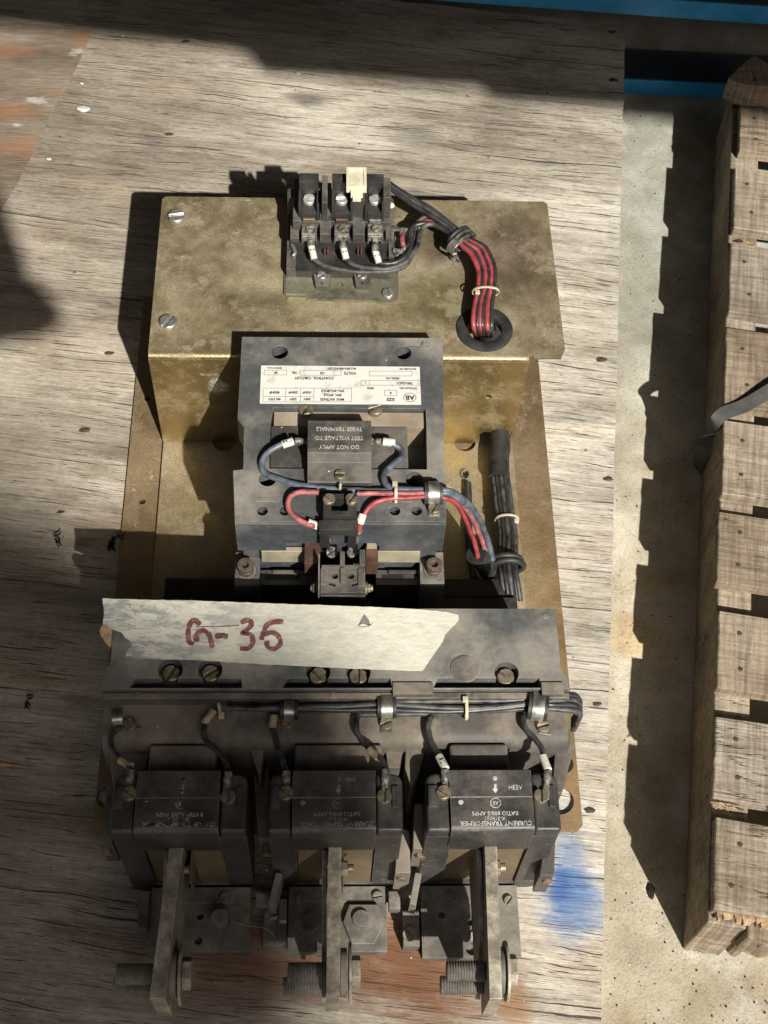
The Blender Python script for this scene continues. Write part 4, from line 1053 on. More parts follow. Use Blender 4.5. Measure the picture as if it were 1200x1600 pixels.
def make_ct():
    x0, x1 = at(418, 1295, HZ).x, at(631, 1300, HZ).x
    yb0, yb1 = at(520, 1299, HZ).y, at(520, 1203, HZ).y
    mx0, mx1 = at(457, 1250, HZ).x, at(587, 1250, HZ).x
    wz0, wz1 = .018, .122
    wx0, wx1 = at(463, 1330, .12).x, at(586, 1330, .12).x
    g = G(); g.plate(rounded(x0 + .0005, x1 - .0005, .004, .1500, .010, 4, (1, 1, 0, 0)), [[(wx0, wz0), (wx1, wz0), (wx1, wz1), (wx0, wz1)]], yb0 + .0015, yb1 - .012, 'y')
    ct = g.obj('current_transformer', M['ct_black'], ST, bevel=.002, seg=2)
    for a, b, cr in ((x0, mx0 - .0006, (0, 0, 0, 1)), (mx1 + .0006, x1, (0, 0, 1, 0))):
        g = G(); g.prism(rounded(a, b, yb0 + .0008, yb1 - .002, .008, 4, cr), .1502, CTZ - .003)
        g.obj('shoulder', M['ct_black'], ct, bevel=.003, seg=3)
    # label block with the writing
    g = G()
    prof = [(yb1, .115), (yb1, CTZ - .001), (yb1 - .001, CTZ)]
    ym = at(520, 1247, HZ).y
    prof += [(ym + .0006, CTZ), (ym, CTZ - .0005), (ym - .0006, CTZ)]
    for i in range(6):
        a = R(90 + 90 * i / 5); prof.append((yb0 + .005 + .005 * math.cos(a), CTZ - .005 + .005 * math.sin(a)))
    prof += [(yb0, .128), (yb0 + .002, .126), (yb0 + .002, .115)]
    g.prism(prof, mx0, mx1, 'x'); g.m = 1
    text_ct(g, 0)
    lab = g.obj('label_block', [M['ct_black'], M['white']], ct, bevel=.0004, seg=1)
    # terminal recess cheeks and screws
    for px, py, a in ((447, 1241, -35), (600, 1246, 88)):
        screw(px, py, CTZ - .0025, .0064, a, ct, M['redscrew'] if False else M['oldscrew'], h=.0045)
    for a, b in ((423, 437), (612, 624)):
        u0, u1, v0, v1 = rect(a, 1227, b, 1262, HZ); G().box(u0, u1, v0, v1, CTZ - .0035, CTZ - .0005).obj('cheek', M['ct_black'], ct, bevel=.0012)
    # folded brass plates set back in the window
    xc = (x0 + x1) / 2 - .0005
    for s_, (a, b) in ((-1, (wx0 + .0005, xc - .0065)), (1, (xc + .0065, wx1 - .0005))):
        g = G(); out = rounded(min(a, b), max(a, b), .0185, .1215, .013, 5, (0, 0, 1, 0) if s_ < 0 else (0, 0, 0, 1))
        g.prism(out, yb0 + .005, yb0 + .0065, 'y')
        xx = xc - .0075 if s_ < 0 else xc + .0062
        g.box(xx, xx + .0013, yb0 - .022, yb0 + .0048, .070, .108)
        g.obj('window_plate', M['brass'], ct, bevel=.0005, seg=1)
    G().box(wx0, wx1, yb0 + .020, yb0 + .022, wz0, wz1).obj('window_back', M['dark'], ct)
    return ct, lab
ct0, lab0 = make_ct()
ct0['label'] = 'middle black current transformer, its white print half worn away'
X0 = at(524, 1299, HZ).x
def dup_part(o, dx, dy=0.0):
    c = o.copy(); col.objects.link(c); c.location = o.location + Vector((dx, dy, 0))
    for ch in [x for x in o.children]:
        d = ch.copy(); col.objects.link(d); d.parent = c
    return c
dxl, dxr = at(276.5, 1299, HZ).x - X0, at(773, 1299, HZ).x - X0
ctl = dup_part(ct0, dxl, .0002); ctr = dup_part(ct0, dxr)
ctl['label'] = 'left black current transformer in the shade, print smeared'
ctr['label'] = 'right black current transformer in full sun with clear white print'
# worn print on the middle and left ones
def own_print(ct, mat):
    for ch in ct.children:
        if ch.name.startswith('label_block'):
            ch.data = ch.data.copy(); ch.data.materials[1] = mat
own_print(ct0, M['whitefaint'])
def worn():
    s = NT('smeared_white_print'); k = s.ramp(s.noise(160, detail=4), .42, .58)
    return s.done(s.mix(k, (.03, .03, .03), (.42, .42, .40)), .7)
own_print(ctl, worn())
for cx_, t, m in ((at(805, 1231, HZ), 'HEEV', 'white'), (at(548, 1219, HZ), '6HR', 'whitefaint')):
    g = G(); g.text(t, (cx_.x, cx_.y, CTZ + .0004), .0058, ang=0, wide=.85, th=.0001); g.obj('scratched_mark', M[m], ctr if t == 'HEEV' else ct0, origin=root_of(ctr if t == 'HEEV' else ct0))

# ---- bus bars with threaded studs
def thread(g, y, z, r, x0, x1, pitch=.00215):
    n = int((x1 - x0) / pitch); N = 16; prev = None
    for i in range(2 * n + 1):
        x = x0 + (x1 - x0) * i / (2 * n); rr = r if i % 2 else r * .86
        ring = [g.bm.verts.new((x, y + rr * math.cos(2 * math.pi * k / N), z + rr * math.sin(2 * math.pi * k / N))) for k in range(N)]
        if prev:
            for k in range(N): g.face((prev[k], prev[(k + 1) % N], ring[(k + 1) % N], ring[k]))
        else: g.face(ring[::-1])
        prev = ring
    g.face(prev)
def bus(px0, px1, pxe0, pxe1, pye, label, shift_stud=0, gap=0):
    zt_ = .128; zb_ = .062
    a = at(px0, 1324, zt_); b = at(px1, 1324, zt_); c = at(pxe1, pye, zt_); d = at(pxe0, pye, zt_)
    back = .05
    def ext(p, q, k): v = (p - q).normalized(); return p + v * k
    a2, b2 = ext(a, d, back), ext(b, c, back)
    g = G(); g.prism([(d.x, d.y), (c.x, c.y), (b2.x, b2.y), (a2.x, a2.y)], zb_, zt_)
    o = g.obj('bus_bar', M['bar'], ST, bevel=.0009, seg=2, label=label)
    xm = d.x + .001
    for k, (yy, zz, xo) in enumerate(((at(0, 1528, .100).y, .100, 0), (at(0, 1550, .082).y, .082, -.004))):
        g = G(); L = .029; thread(g, yy + .002, zz, .0088 if k == 0 else .0082, xm - L - .003 + xo, xm - .001 + (0 if k == 0 else 0)); g.obj('threaded_stud', M['pad'], o, angle=20)
    # washer, side plate and hex head on the other side
    xr_ = c.x; yy = at(0, 1530, .09).y + .002
    g = G(); g.cyl((yy, .092), .0245, xr_ + .0075, xr_ + .0098, 'x', 28); g.obj('washer', M['bar'], o, bevel=.0004, seg=1)
    g = G(); g.cyl((yy, .095), .0135, xr_ + .010, xr_ + .017, 'x', 6); g.obj('bolt_head', M['bar'], o, bevel=.0006, seg=1)
    g = G(); g.cyl((yy, .095), .019, xr_ + .0005, xr_ + .006, 'x', 24); g.obj('spacer', M['pad'], o, bevel=.0006, seg=1)
    # stiffener plate along the left side, and a small bolt near the transformer
    g = G(); y2 = at(0, 1450, .1).y; y3 = at(0, 1375, .1).y
    g.prism([(y2 - .05, .045), (y2 - .01, .100), (y3, .112), (y3 + .02, .112), (y3 + .02, .045)], a.x - .0052, a.x - .0012, 'x'); g.obj('side_plate', M['bar'], o, bevel=.0005, seg=1)
    y4 = at(0, 1372, .1).y; g = G(); g.cyl((y4 + .004, .108), .0070, xr_ + .0015, xr_ + .007, 'x', 6); thread(g, y4 + .004, .108, .004, xr_ + .007, xr_ + .012, .0014); g.obj('small_bolt', M['oldscrew'], o, bevel=.0004, seg=1)
    return o
bus(264, 287, 233, 257, 1560, 'left tarnished bus bar, leaning slightly to the left')
bus(513, 534, 509, 531, 1553, 'middle bus bar with a scraped bright end')
bus(757, 777, 765, 785, 1561, 'right bus bar, speckled in the sun')

# ---- terminal pads under the bars
def pad(x0p, x1p, yf_px, label, holes=(), rods=(), notch=None):
    zt_ = .016; a = at(x0p, yf_px, zt_); b = at(x1p, yf_px, zt_); ytop = at(520, 1299, HZ).y - .0005
    g = G(); hs_ = [(*at(px, py, zt_).xy, r) for px, py, r in holes]
    g.plate([(a.x, a.y), (b.x, a.y), (b.x, ytop), (a.x, ytop)], hs_, zt_ - .006, zt_)
    g.box(a.x + .001, b.x - .001, a.y + .0005, ytop, .001, zt_ - .0065)
    yl_ = at(600, 1410, zt_).y
    g.box(a.x + .0005, b.x - .0005, yl_, ytop, zt_, zt_ + .0022)
    o = g.obj('terminal_pad', M['pad'], ST, bevel=.0008, label=label)
    for px, py, r, h in rods:
        c = at(px, py, zt_ + h); g = G(); g.cyl(c.xy, r, zt_, zt_ + h, n=24); g.obj('pin', M['pad'], o, bevel=.0008)
    return o
p_l = pad(230, 390, 1488, 'left terminal pad in deep shade', ((310, 1470, .0034), (313, 1432, .003)), ((343, 1433, .0078, .018),))
p_m = pad(449, 605, 1488, 'middle terminal pad with a hexagonal clamp', (), ((485, 1440, .0078, .012),))
g = G(); hexo = pxs([(546, 1413), (590, 1413), (604, 1440), (585, 1475), (550, 1475), (536, 1440)], .024); g.prism(hexo, .0165, .024)
g.obj('hex_clamp', M['pad'], p_m, bevel=.001); c = at(564, 1436, .026); g = G(); g.cyl(c.xy, .0076, .0242, .0285, n=24); g.obj('pin', M['pad'], p_m, bevel=.0006)
p_r = pad(660, 815, 1497, 'right terminal pad in the sun', ((735, 1441, .003), (690, 1430, .003), (738, 1482, .0058)), ())
c = at(742, 1463, .017); G().cyl(c.xy, .0046, .0162, .018, n=16).obj('plug', M['chip'], p_r)
for (px0, py0, px1, py1, sx, sy, a) in ((412, 1420, 443, 1478, 424, 1432, 25), (629, 1422, 656, 1478, 640, 1460, -45)):
    x0, x1, y0_, y1_ = rect(px0, py0, px1, py1, .020)
    g = G(); g.box(x0, x1, y0_, y1_, .001, .020); o = g.obj('clamp_block', M['pad'], ST, bevel=.0008); screw(sx, sy, .0205, .0066, a, o, M['pad'], h=.0035)
    g = G(); cc = at(px0 + 12, 1396, .05); g.rot_box((cc.x + .004, cc.y, .050), (.006, .028, .03), R(-12)); g.obj('clamp_arm', M['pad'], o, bevel=.0008)
for k, (px0, py0, px1, py1, z0_, z1_) in enumerate(((400, 1395, 428, 1416, .020, .034), (607, 1392, 626, 1420, .012, .026), (820, 1330, 842, 1350, .050, .062), (218, 1392, 229, 1452, .010, .030), (436, 1404, 447, 1470, .012, .028))):
    x0, x1, y0_, y1_ = rect(px0, py0, px1, py1, z1_); G().box(x0, x1, y0_, y1_, z0_, z1_).obj('spacer_block', M['pad'], ST, bevel=.001)
for px, py, z, r, a_ in ((352, 1404, .019, .0052, 30), (470, 1404, .019, .0050, 70), (590, 1402, .019, .0050, 10), (706, 1402, .019, .0052, 120), (795, 1408, .019, .0046, 50)):
    screw(px, py, z, r, a_, ST, M['pad'], h=.003)
# cobweb-pale thread stuck between the left and middle pads
G().tube([tuple(at(362, 1440, .055)), tuple(at(385, 1446, .05)), tuple(at(418, 1452, .045)), tuple(at(432, 1470, .04))], .0004, 5).obj('thread_strand', M['pad'], ST)

# ---- paper tape with the handwriting
TZ = HZ + .0010
tp = [(160, 934), (182, 936), (240, 937), (300, 938), (400, 942), (520, 946), (600, 949), (660, 952), (690, 955), (704, 957), (716, 960), (717, 968), (712, 974), (703, 984), (696, 991), (692, 1002), (684, 1013), (676, 1025), (668, 1037), (660, 1048), (640, 1048), (560, 1045), (480, 1041), (400, 1037), (300, 1031), (215, 1029), (195, 1024), (180, 1018), (168, 1008), (158, 994), (155, 985), (166, 986), (182, 988), (190, 999), (203, 1003), (204, 1001), (201, 993), (192, 984), (178, 981), (160, 976), (162, 958)]
tp = [(160, 934), (182, 936), (240, 937), (300, 938), (400, 942), (520, 946), (600, 949), (660, 952), (690, 955), (704, 957), (716, 960), (717, 968), (712, 974), (703, 984), (696, 991), (692, 1002), (684, 1013), (676, 1025), (668, 1037), (660, 1048), (640, 1048), (560, 1045), (480, 1041), (400, 1037), (300, 1031), (215, 1029), (196, 1025), (199, 1015), (206, 1008), (203, 1001), (195, 996), (190, 988), (178, 984), (160, 976), (163, 958)]
w0 = pxs(tp, TZ)
def ragged(P, amp=.0006):
    out = []
    for i, p in enumerate(P):
        q = P[(i + 1) % len(P)]; a = Vector(p); b = Vector(q); n = max(1, int((b - a).length / .004))
        for k in range(n):
            v = a.lerp(b, k / n); out.append((v.x + noise.noise((v.x * 300, v.y * 300, 1)) * amp, v.y + noise.noise((v.x * 300, v.y * 300, 4)) * amp))
    return out
tear = [pxs([(569, 959), (576, 968), (579, 978), (566, 974), (559, 978), (563, 969)], TZ)]
g = G(); g.plate(ragged(w0), tear, TZ - .0003, TZ)
tape = g.obj('paper_tape', M['tape'], ST, smooth=False, label='dirty cream paper tape with G-35 in brown marker')
# curled-back left end
g = G(); g.prism(ragged(pxs([(155, 985), (160, 977), (176, 984), (188, 988), (192, 996), (202, 1003), (204, 1010), (196, 1022), (180, 1018), (168, 1008), (158, 995)], HZ - .004), .0005), HZ - .0045, HZ - .004)
o = g.obj('curled_end', M['tan_sleeve'], tape, smooth=False)
def stroke(pts_, w_, name='handwriting'):
    g = G(); P = spline([at(x, y, TZ + .0003) for x, y in pts_], 8)
    prev = None
    for i, p in enumerate(P):
        t = (P[min(i + 1, len(P) - 1)] - P[max(i - 1, 0)]).normalized(); sd_ = Vector((-t.y, t.x, 0))
        wv = w_ * (1 + .25 * noise.noise((i * .35, w_ * 100, 2)))
        q = (g.bm.verts.new(p + sd_ * wv / 2), g.bm.verts.new(p - sd_ * wv / 2))
        if prev: g.face((prev[0], prev[1], q[1], q[0]))
        prev = q
    bmesh.ops.solidify(g.bm, geom=g.bm.faces[:], thickness=.0001)
    return g
gg = None
for pts_, w_ in ((((313, 976), (304, 969), (297, 975), (294, 988), (296, 1003), (303, 1006)), .0046), (((308, 1003), (307, 993), (316, 985), (326, 991), (330, 1003), (332, 1012)), .0046), (((336, 995), (346, 993), (356, 995)), .0050),
                 (((306, 979), (340, 979), (374, 977)), .0009), (((376, 973), (388, 969), (393, 976), (384, 986), (379, 989), (392, 992), (395, 1003), (388, 1013), (375, 1013)), .0046),
                 (((443, 971), (428, 972), (417, 977), (412, 989), (408, 1000)), .0046), (((412, 992), (424, 988), (435, 994), (438, 1006), (428, 1014), (418, 1010), (417, 1001)), .0044)):
    g = stroke(pts_, w_); g.obj('handwriting', M['marker'], tape)
# flat torn flap by the triangular tear
P = pxs([(560, 979), (566, 981), (579, 978), (583, 974), (578, 983), (565, 984)], TZ); g = G(); g.prism(P, TZ, TZ + .0009); g.obj('torn_flap', M['tape'], tape, smooth=False)

# ---- overload relay
RB = BZ + .0005
g = G()
pl = pxs([(446, 398), (443, 458), (450, 465), (478, 465), (480, 467), (588, 470), (595, 473), (613, 473), (623, 464), (622, 398)], RB + .003)
c1 = at(533, 444, RB + .003); g.plate(pl, [(c1.x, c1.y, .0022)], RB, RB + .003)
x0, x1, y0_, y1_ = rect(446, 430, 478, 458, RB + .006); g.box(x0, x1, y0_, y1_, RB + .003, RB + .0045)
rel = g.obj('overload_relay', M['zinc3'], ST, bevel=.0008, label='black three-pole overload relay on a greenish plated base')
screw(606, 459, RB + .0035, .0062, -80, rel, M['steel'])
g = G()
def rb(px0, py0, px1, py1, zt_, zb_=None, gg=None):
    x0, x1, y0_, y1_ = rect(px0, py0, px1, py1, zt_); (gg or g).box(x0, x1, y0_, y1_, (zb_ if zb_ is not None else RB + .0031), zt_)
# lower body (brownish black), stepping up toward the back
x0, x1 = at(455, 420, .18).x, at(608, 420, .18).x
yA, yB, yC, yD = at(0, 418, .176).y, at(0, 372, .190).y, at(0, 332, .205).y, at(0, 264, .238).y
yE = yD
g.box(x0, x1, yA, 1.03, RB + .0031, .176)
g.box(x0 + .001, x1 - .001, yB, 1.03, .1761, .190)
g.obj('relay_base', M['black'], rel, bevel=.0012)
g = G()
# wall between the lower terminals and the upper blocks
yU = at(0, 345, .200).y
g.box(x0 + .001, x1 - .001, yU, 1.032, .1902, .205)
for a, b in ((500, 517), (551, 570)): rb(a, 342, b, 366, .203, .1901)
for a, b in ((454, 467), (602, 612)): rb(a, 340, b, 372, .196, .1901)
g.obj('relay_body', M['grey_black'], rel, bevel=.0009)
# three upper pole blocks
for i, (pa, pb, pc) in enumerate(((467, 498, 483), (519, 551, 534), (571, 600, 586))):
    xa_, xb_ = at(pa, 300, .235).x, at(pb, 300, .235).x
    y_top1, y_top0 = at(0, 263, .238).y, at(0, 277, .238).y
    y_b = at(0, 326, .217).y
    g = G(); g.box(xa_, xb_, y_top0, y_top1, .2052, .238)
    g.box(xa_ - .0006, xa_ + .0022, y_b, y_top0, .2052, .2275); g.box(xb_ - .0022, xb_ + .0006, y_b, y_top0, .2052, .2275)
    g.box(xa_ + .0022, xb_ - .0022, y_b, y_top0 - .0002, .2052, .2165)
    o = g.obj('pole_block', M['black'], rel, bevel=.0008)
    screw(pc, 314, .2170, .0068, (-20, 5, -48)[i], rel, M['rivet'], h=.004)
    c = at(pc, 331, .21); G().box(c.x - .0062, c.x + .0062, y_b - .003, y_b - .0002, .2053, .2105).obj('brass_tab', M[('brass', 'copper', 'tin')[i]], rel, bevel=.0004, seg=1)
    c = at(pc, 347, .2); G().dome(c.xy, .0034, .194, .0025).obj('rivet', M['rivet'], rel)
    # lower clamp terminal
    x0_, x1_, y0_, y1_ = rect(pc - 11.5, 350, pc + 12, 366, .2035)
    g = G(); g.box(x0_, x1_, y0_, y1_, .2015, .2035); g.box(x0_, x0_ + .001, y0_ - .004, y0_, .193, .2030); g.box(x1_ - .001, x1_, y0_ - .004, y0_, .193, .2030); g.box(x0_ + .001, x1_ - .001, y0_ - .0022, y0_ - .0004, .195, .2028)
    g.obj('clamp_terminal', M['tin'], rel, bevel=.0004, seg=1)
    screw(pc + 1, 359, .2037, .0046, (0, 70, 35)[i], rel, M['oldscrew'] if i else M['tin'], h=.003)
# ribs between the poles
g = G()
def wedge(pa, pb, y0p, y1p, y2p, z0_, z1_):
    xa_, xb_ = at(pa, 300, z1_).x, at(pb, 300, z1_).x; a = at(0, y0p, z1_).y; b = at(0, y1p, z1_).y; c = at(0, y2p, z0_).y
    g.prism([(a, .205), (a, z1_), (b, z1_), (c, z0_), (c, .205)], xa_, xb_, 'x')
wedge(503, 512, 266, 310, 330, .214, .238); wedge(549, 570, 282, 306, 326, .2125, .232)
wedge(599, 611, 268, 300, 330, .208, .234)
g.box(at(500, 300, .21).x, at(518, 300, .21).x, at(0, 330, .212).y, at(0, 270, .22).y, .2052, .213)
g.obj('pole_rib', M['grey_black'], rel, bevel=.0008)
for q_ in ((449, 294, 463, 308, .205, .178), (450, 308, 462, 420, .180), (605, 308, 617, 400, .182), (459, 278, 470, 345, .21, .19)):
    g = G(); rb(*q_); g.obj('side_cheek', M['grey_black'], rel, bevel=.001)
for px, py in ((457, 317), (611, 320)):
    c = at(px, py, .183); G().dome(c.xy, .0040, .1800 if px < 500 else .182, .003).obj('rivet', M['ivory'], rel)
G().tube([tuple(at(460, 372, .183)), tuple(at(457, 382, .184)), tuple(at(461, 394, .184)), tuple(at(457, 400, .183))], .002, 7).obj('side_spring', M['steel'], rel)
# brown heater fins behind the wires
g = G()
for px in (506, 511, 558, 563): rb(px, 368, px + 3, 392, .184, .176)
g.obj('heater_fin', M['copper'], rel, bevel=.0003, seg=1)
# feet with screws
for px in (503, 566):
    g = G(); g.prism(pxs([(px - 15, 418), (px + 16, 418), (px + 11, 446), (px - 10, 446)], .172), RB + .0031, .172); g.obj('relay_foot', M['grey_black'], rel, bevel=.001)
    screw(px, 432, .1725, .0052, 38, rel, M['steel'], h=.003)
    c = at(px, 443, .172); G().box(c.x - .0008, c.x + .0008, c.y - .002, c.y + .002, .1721, .1728).obj('brass_pin', M['copper'], rel)
# ivory lever tag
g = G()
x0_, x1_, y0_, y1_ = rect(541, 260, 573, 291, .248)
g.box(x0_, x1_, y0_, y1_, .2385, .246)
g.plate([(x0_, y0_), (x1_, y0_), (x1_, y1_), (x0_, y1_)], [[(x0_ + .003, y0_ + .003), (x1_ - .003, y0_ + .003), (x1_ - .003, y1_ - .003), (x0_ + .003, y1_ - .003)]], .2461, .2475)
for j in range(5):
    yy = y0_ + .0045 + j * .0022
    for k in range(6): g.box(x0_ + .0048 + k * .0022, x0_ + .0062 + k * .0022, yy, yy + .0011, .246, .2466)
rb(548, 291, 567, 301, .243, .235); rb(551, 301, 564, 309, .238, .232)
g.obj('ivory_tag', M['ivory'], rel, bevel=.0004, seg=1)

# ---- relay wires
def W(pts_, r, mat, label=None): return wire([tuple(at(x, y, z)) for x, y, z in pts_], r, M[mat], ST, label)
rw = .0027
w = W([(490, 405, .186), (506, 414, .184), (530, 421, .183), (570, 425, .182), (605, 424, .182), (632, 415, .182), (645, 395, .183), (649, 370, .184), (652, 350, .187), (668, 338, .192), (690, 347, .192), (715, 362, .190)], rw, 'wgrey', 'black wire numbered 24')
sleeve(at(485, 379, .195), at(491, 405, .187), .0036, M['sleeve'], w, '24'); lug(at(486, 384, .196), at(484, 366, .2012), .0035, w, M['tin'])
w = W([(541, 406, .187), (552, 413, .186), (575, 419, .185), (605, 420, .185), (635, 408, .186), (652, 385, .188), (657, 362, .190), (672, 350, .192), (700, 360, .191), (720, 370, .190)], rw, 'wgrey', 'black wire numbered 22')
sleeve(at(536, 385, .195), at(541, 405, .188), .0036, M['sleeve'], w, '22'); lug(at(536, 388, .196), at(534, 368, .2012), .0035, w, M['tin'])
w = W([(592, 411, .187), (605, 412, .187), (622, 408, .188), (636, 398, .189), (643, 380, .190), (641, 365, .190), (650, 352, .191), (675, 350, .192), (705, 365, .191)], rw, 'wblack', 'black wire numbered 20')
sleeve(at(586, 391, .195), at(592, 411, .188), .0036, M['sleeve'], w, '20'); lug(at(586, 393, .196), at(586, 368, .2012), .0035, w, M['tin'])
for i, (a, b, c_) in enumerate(((0, 0, 0), (4, 5, 4), (7, 10, 7))):
    W([(606, 285 + a, .205), (625, 298 + a, .204), (650, 313 + b, .202), (675, 328 + b, .200), (700, 347 + c_, .196), (722, 366 + c_, .192)], rw, ('wblack', 'wgrey', 'wblack')[i], 'black wire from the top of the relay')
w = W([(641, 360, .188), (650, 352, .189), (670, 346, .190), (690, 352, .190), (715, 368, .190)], rw, 'red', 'red wire behind the clamp'); lug(at(636, 361, .188), at(616, 357, .184), .003, w, M['tin'])
w = W([(634, 392, .184), (629, 380, .184), (630, 366, .184), (642, 356, .184)], rw, 'pink', 'short red wire at the relay side')
lug(at(637, 390, .184), at(618, 394, .184), .004, w, M['tin'])
# bundle from the clamp down into the grommet
for i, (o1, o2, o3, m) in enumerate(((0, 0, 0, 'red'), (7, 6, 6, 'wblack'), (13, 12, 11, 'red'), (19, 18, 15, 'wblack'), (23, 23, 23, 'red'), (29, 29, 30, 'wblack'), (9, 14, 19, 'wgrey'), (15, 20, 26, 'wgrey'))):
    zz = .176 + (.003 if i > 5 else 0)
    if i < 6:
        W([(704 + o1 * .3, 360 + o1 * .35, .189), (722 + o1 * .4, 378 - o1 * .3 + 6, .190), (737 + o1 * .75, 398 - o1 * .35, .188), (748 + o2 * .85, 425 - o2 * .15, .185), (747 + o2 * .85, 452, .183), (743 + o3 * .85, 475, .182), (739 + o3 * .95, 500, .179), (741 + o3 * .9, 516, .168), (744 + o3 * .8, 522, .13)], rw, m, ('red' if m == 'red' else 'black') + ' wire curving into the grommet')
    else:
        W([(722, 378, .185), (742, 405, .181), (754 + o2 * .3, 430, .180), (752 + o2 * .5, 455, .179), (755 + o3 * .2, 478, .178), (752 + o3 * .6, 505, .176), (752 + o3 * .5, 517, .166), (752 + o3 * .5, 520, .13)], rw, m, 'black wire curving into the grommet')
# windings and clamp over the bundle
def ring_band(c, axis, R_, width, th, mat, name, parent, a0=0, a1=360, sq=1.0, up=Vector((0, 0, 1))):
    ax = Vector(axis).normalized(); side = ax.cross(up).normalized(); N = 26; P = []
    for i in range(N + 1):
        t = R(a0 + (a1 - a0) * i / N); P.append(c + side * R_ * math.cos(t) + up * R_ * sq * math.sin(t))
    g = G(); g.band(P, ax, width, th); return g.obj(name, mat, parent, angle=50)
bd = (at(742, 392, .188) - at(704, 355, .190)).normalized()
cc = at(722, 374, .188)
for k, (o, m) in enumerate(((-.006, 'rubber'), (-.001, 'wgrey'), (.004, 'wgrey'))):
    c_ = cc + bd * o; N = 22; P = []; side = bd.cross(Vector((0, 0, 1))).normalized()
    for i in range(N + 1):
        t = 2 * math.pi * i / N; P.append(c_ + side *   .0128 * math.cos(t) + Vector((0, 0, 1)) * .0085 * math.sin(t))
    G().tube([tuple(p) for p in P], .0024, 7, smooth=False).obj('lashing', M[m], ST, label='dark lashing around the wire bundle', angle=60)
def pclip(px, py, z, axis, Rb, parent, spx, spy, sz, width=.009, mat='clamp', ang=45, lining=True, sq=1.0, srad=.0058, name='cable_clamp', smat='oldscrew'):
    """P-clip: metal loop over the bundle, wider rubber lining, tab and screw"""
    c = at(px, py, z); sc = at(spx, spy, sz); ax = Vector(axis).normalized(); up = Vector((0, 0, 1)); side = ax.cross(up).normalized()
    if (sc - c).dot(side) > 0: side = -side     # tab side is -side
    N = 20; P = []; t0 = -30
    for i in range(N + 1):
        t = R(t0 + (190 - t0) * i / N); P.append(c + side * Rb * math.cos(t) + up * Rb * sq * math.sin(t))
    d = Vector((sc.x - c.x, sc.y - c.y, 0)).normalized()
    P.append(Vector((sc.x, sc.y, sz)) - d * .006); P.append(Vector((sc.x, sc.y, sz)) + d * .0065)
    g = G(); g.band(P, ax, width, .0011)
    o = g.obj(name, M[mat], parent, label='metal cable clamp on the wire bundle', bevel=.0003, seg=1, angle=50)
    if lining:
        P2 = [c + side * (Rb - .0012) * math.cos(R(a)) + up * (Rb - .0012) * sq * math.sin(R(a)) for a in range(-30, 211, 12)]
        g = G(); g.band(P2, ax, width + .0065, .0018); g.obj('rubber_lining', M['rubber'], o, angle=50)
    screw(0, 0, sz + .0008, srad, ang, o, M[smat], c=sc, h=.0042)
    return o
pclip(716, 384, .186, bd, .012, ST, 709, 403, BZ + .0035, .009, ang=20, lining=False, sq=.8, srad=.0042, smat='clamp')
def tie(px, py, z, axis, Rb, parent, head, sq=1.0, w_=.0028):
    c = at(px, py, z); ax = Vector(axis).normalized(); side = ax.cross(Vector((0, 0, 1))).normalized()
    P = [c + side * Rb * math.cos(R(a)) + Vector((0, 0, 1)) * Rb * sq * math.sin(R(a)) for a in range(0, 361, 15)]
    g = G(); g.band(P, ax, w_, .0011)
    h = at(*head); g.box(h.x - .0024, h.x + .0024, h.y - .0024, h.y + .0024, h.z - .002, h.z + .0022)
    return g.obj('zip_tie', M['tie'], parent, bevel=.0004, seg=1, angle=50)
tie(759, 456, .184, (0, 1, 0), .0138, ST, (746, 458, .184), .55)

# ---- contactor wires
ZC = CZ
def WC(pts_, r, m, lab): return W([(x, y, ZC + z) for x, y, z in pts_], r, m, lab)
rb_ = .0030
w = WC([(455, 690, .010), (440, 695, .009), (420, 706, .007), (409, 722, .005), (414, 738, .004), (435, 749, .004), (470, 758, .004), (520, 764, .004), (570, 767, .005), (610, 768, .006), (650, 769, .008), (680, 770, .009), (705, 772, .007), (728, 790, -.02), (745, 818, -.07), (756, 845, -.11), (764, 875, -.13)], rb_, 'wblue', 'blue-grey wire looping left of the warning cover')
sleeve(at(441, 695, ZC + .009), at(458, 689, ZC + .010), .0040, M['sleeve'], w, 'CH'); lug(at(460, 690, ZC + .010), at(484, 689, ZC + .008), .0036, w, M['tin'])
w = WC([(598, 691, .010), (612, 693, .009), (626, 702, .006), (627, 714, .005), (614, 726, .005), (601, 738, .005), (600, 752, .006), (610, 762, .008), (640, 765, .009), (672, 766, .010), (705, 768, .008), (733, 788, -.02), (752, 818, -.07), (763, 848, -.11), (770, 875, -.13)], rb_, 'wblue', 'blue-grey wire right of the warning cover')
sleeve(at(598, 690, ZC + .010), at(617, 692, ZC + .009), .0040, M['sleeve'], w); lug(at(596, 691, ZC + .010), at(578, 690, ZC + .008), .0036, w, M['tin'])
w = WC([(498, 770, .010), (470, 769, .009), (454, 775, .007), (450, 790, .006), (458, 804, .005), (474, 816, .005), (490, 821, .004), (504, 826, -.008), (513, 846, -.028)], rb_ * .9, 'pink', 'faded red wire left of the terminal block')
sleeve(at(481, 816, ZC + .005), at(497, 822, ZC + .002), .0038, M['sleeve'], w); lug(at(503, 829, ZC - .008), at(518, 862, .1462), .0038, w, M['tin'])
w = WC([(558, 771, .010), (590, 771, .009), (625, 771, .010), (672, 771, .011), (705, 775, .003), (728, 795, -.025), (745, 825, -.075), (756, 855, -.115), (762, 885, -.135)], rb_ * .8, 'pink', 'faded red wire running right from the terminal block')
w = WC([(560, 830, -.008), (564, 815, .000), (573, 797, .006), (588, 784, .008), (612, 779, .009), (645, 777, .010), (680, 776, .010), (708, 782, .003), (722, 800, -.03), (734, 828, -.075), (744, 858, -.11), (750, 885, -.13)], rb_ * .8, 'red', 'red wire curving right from the front contact')
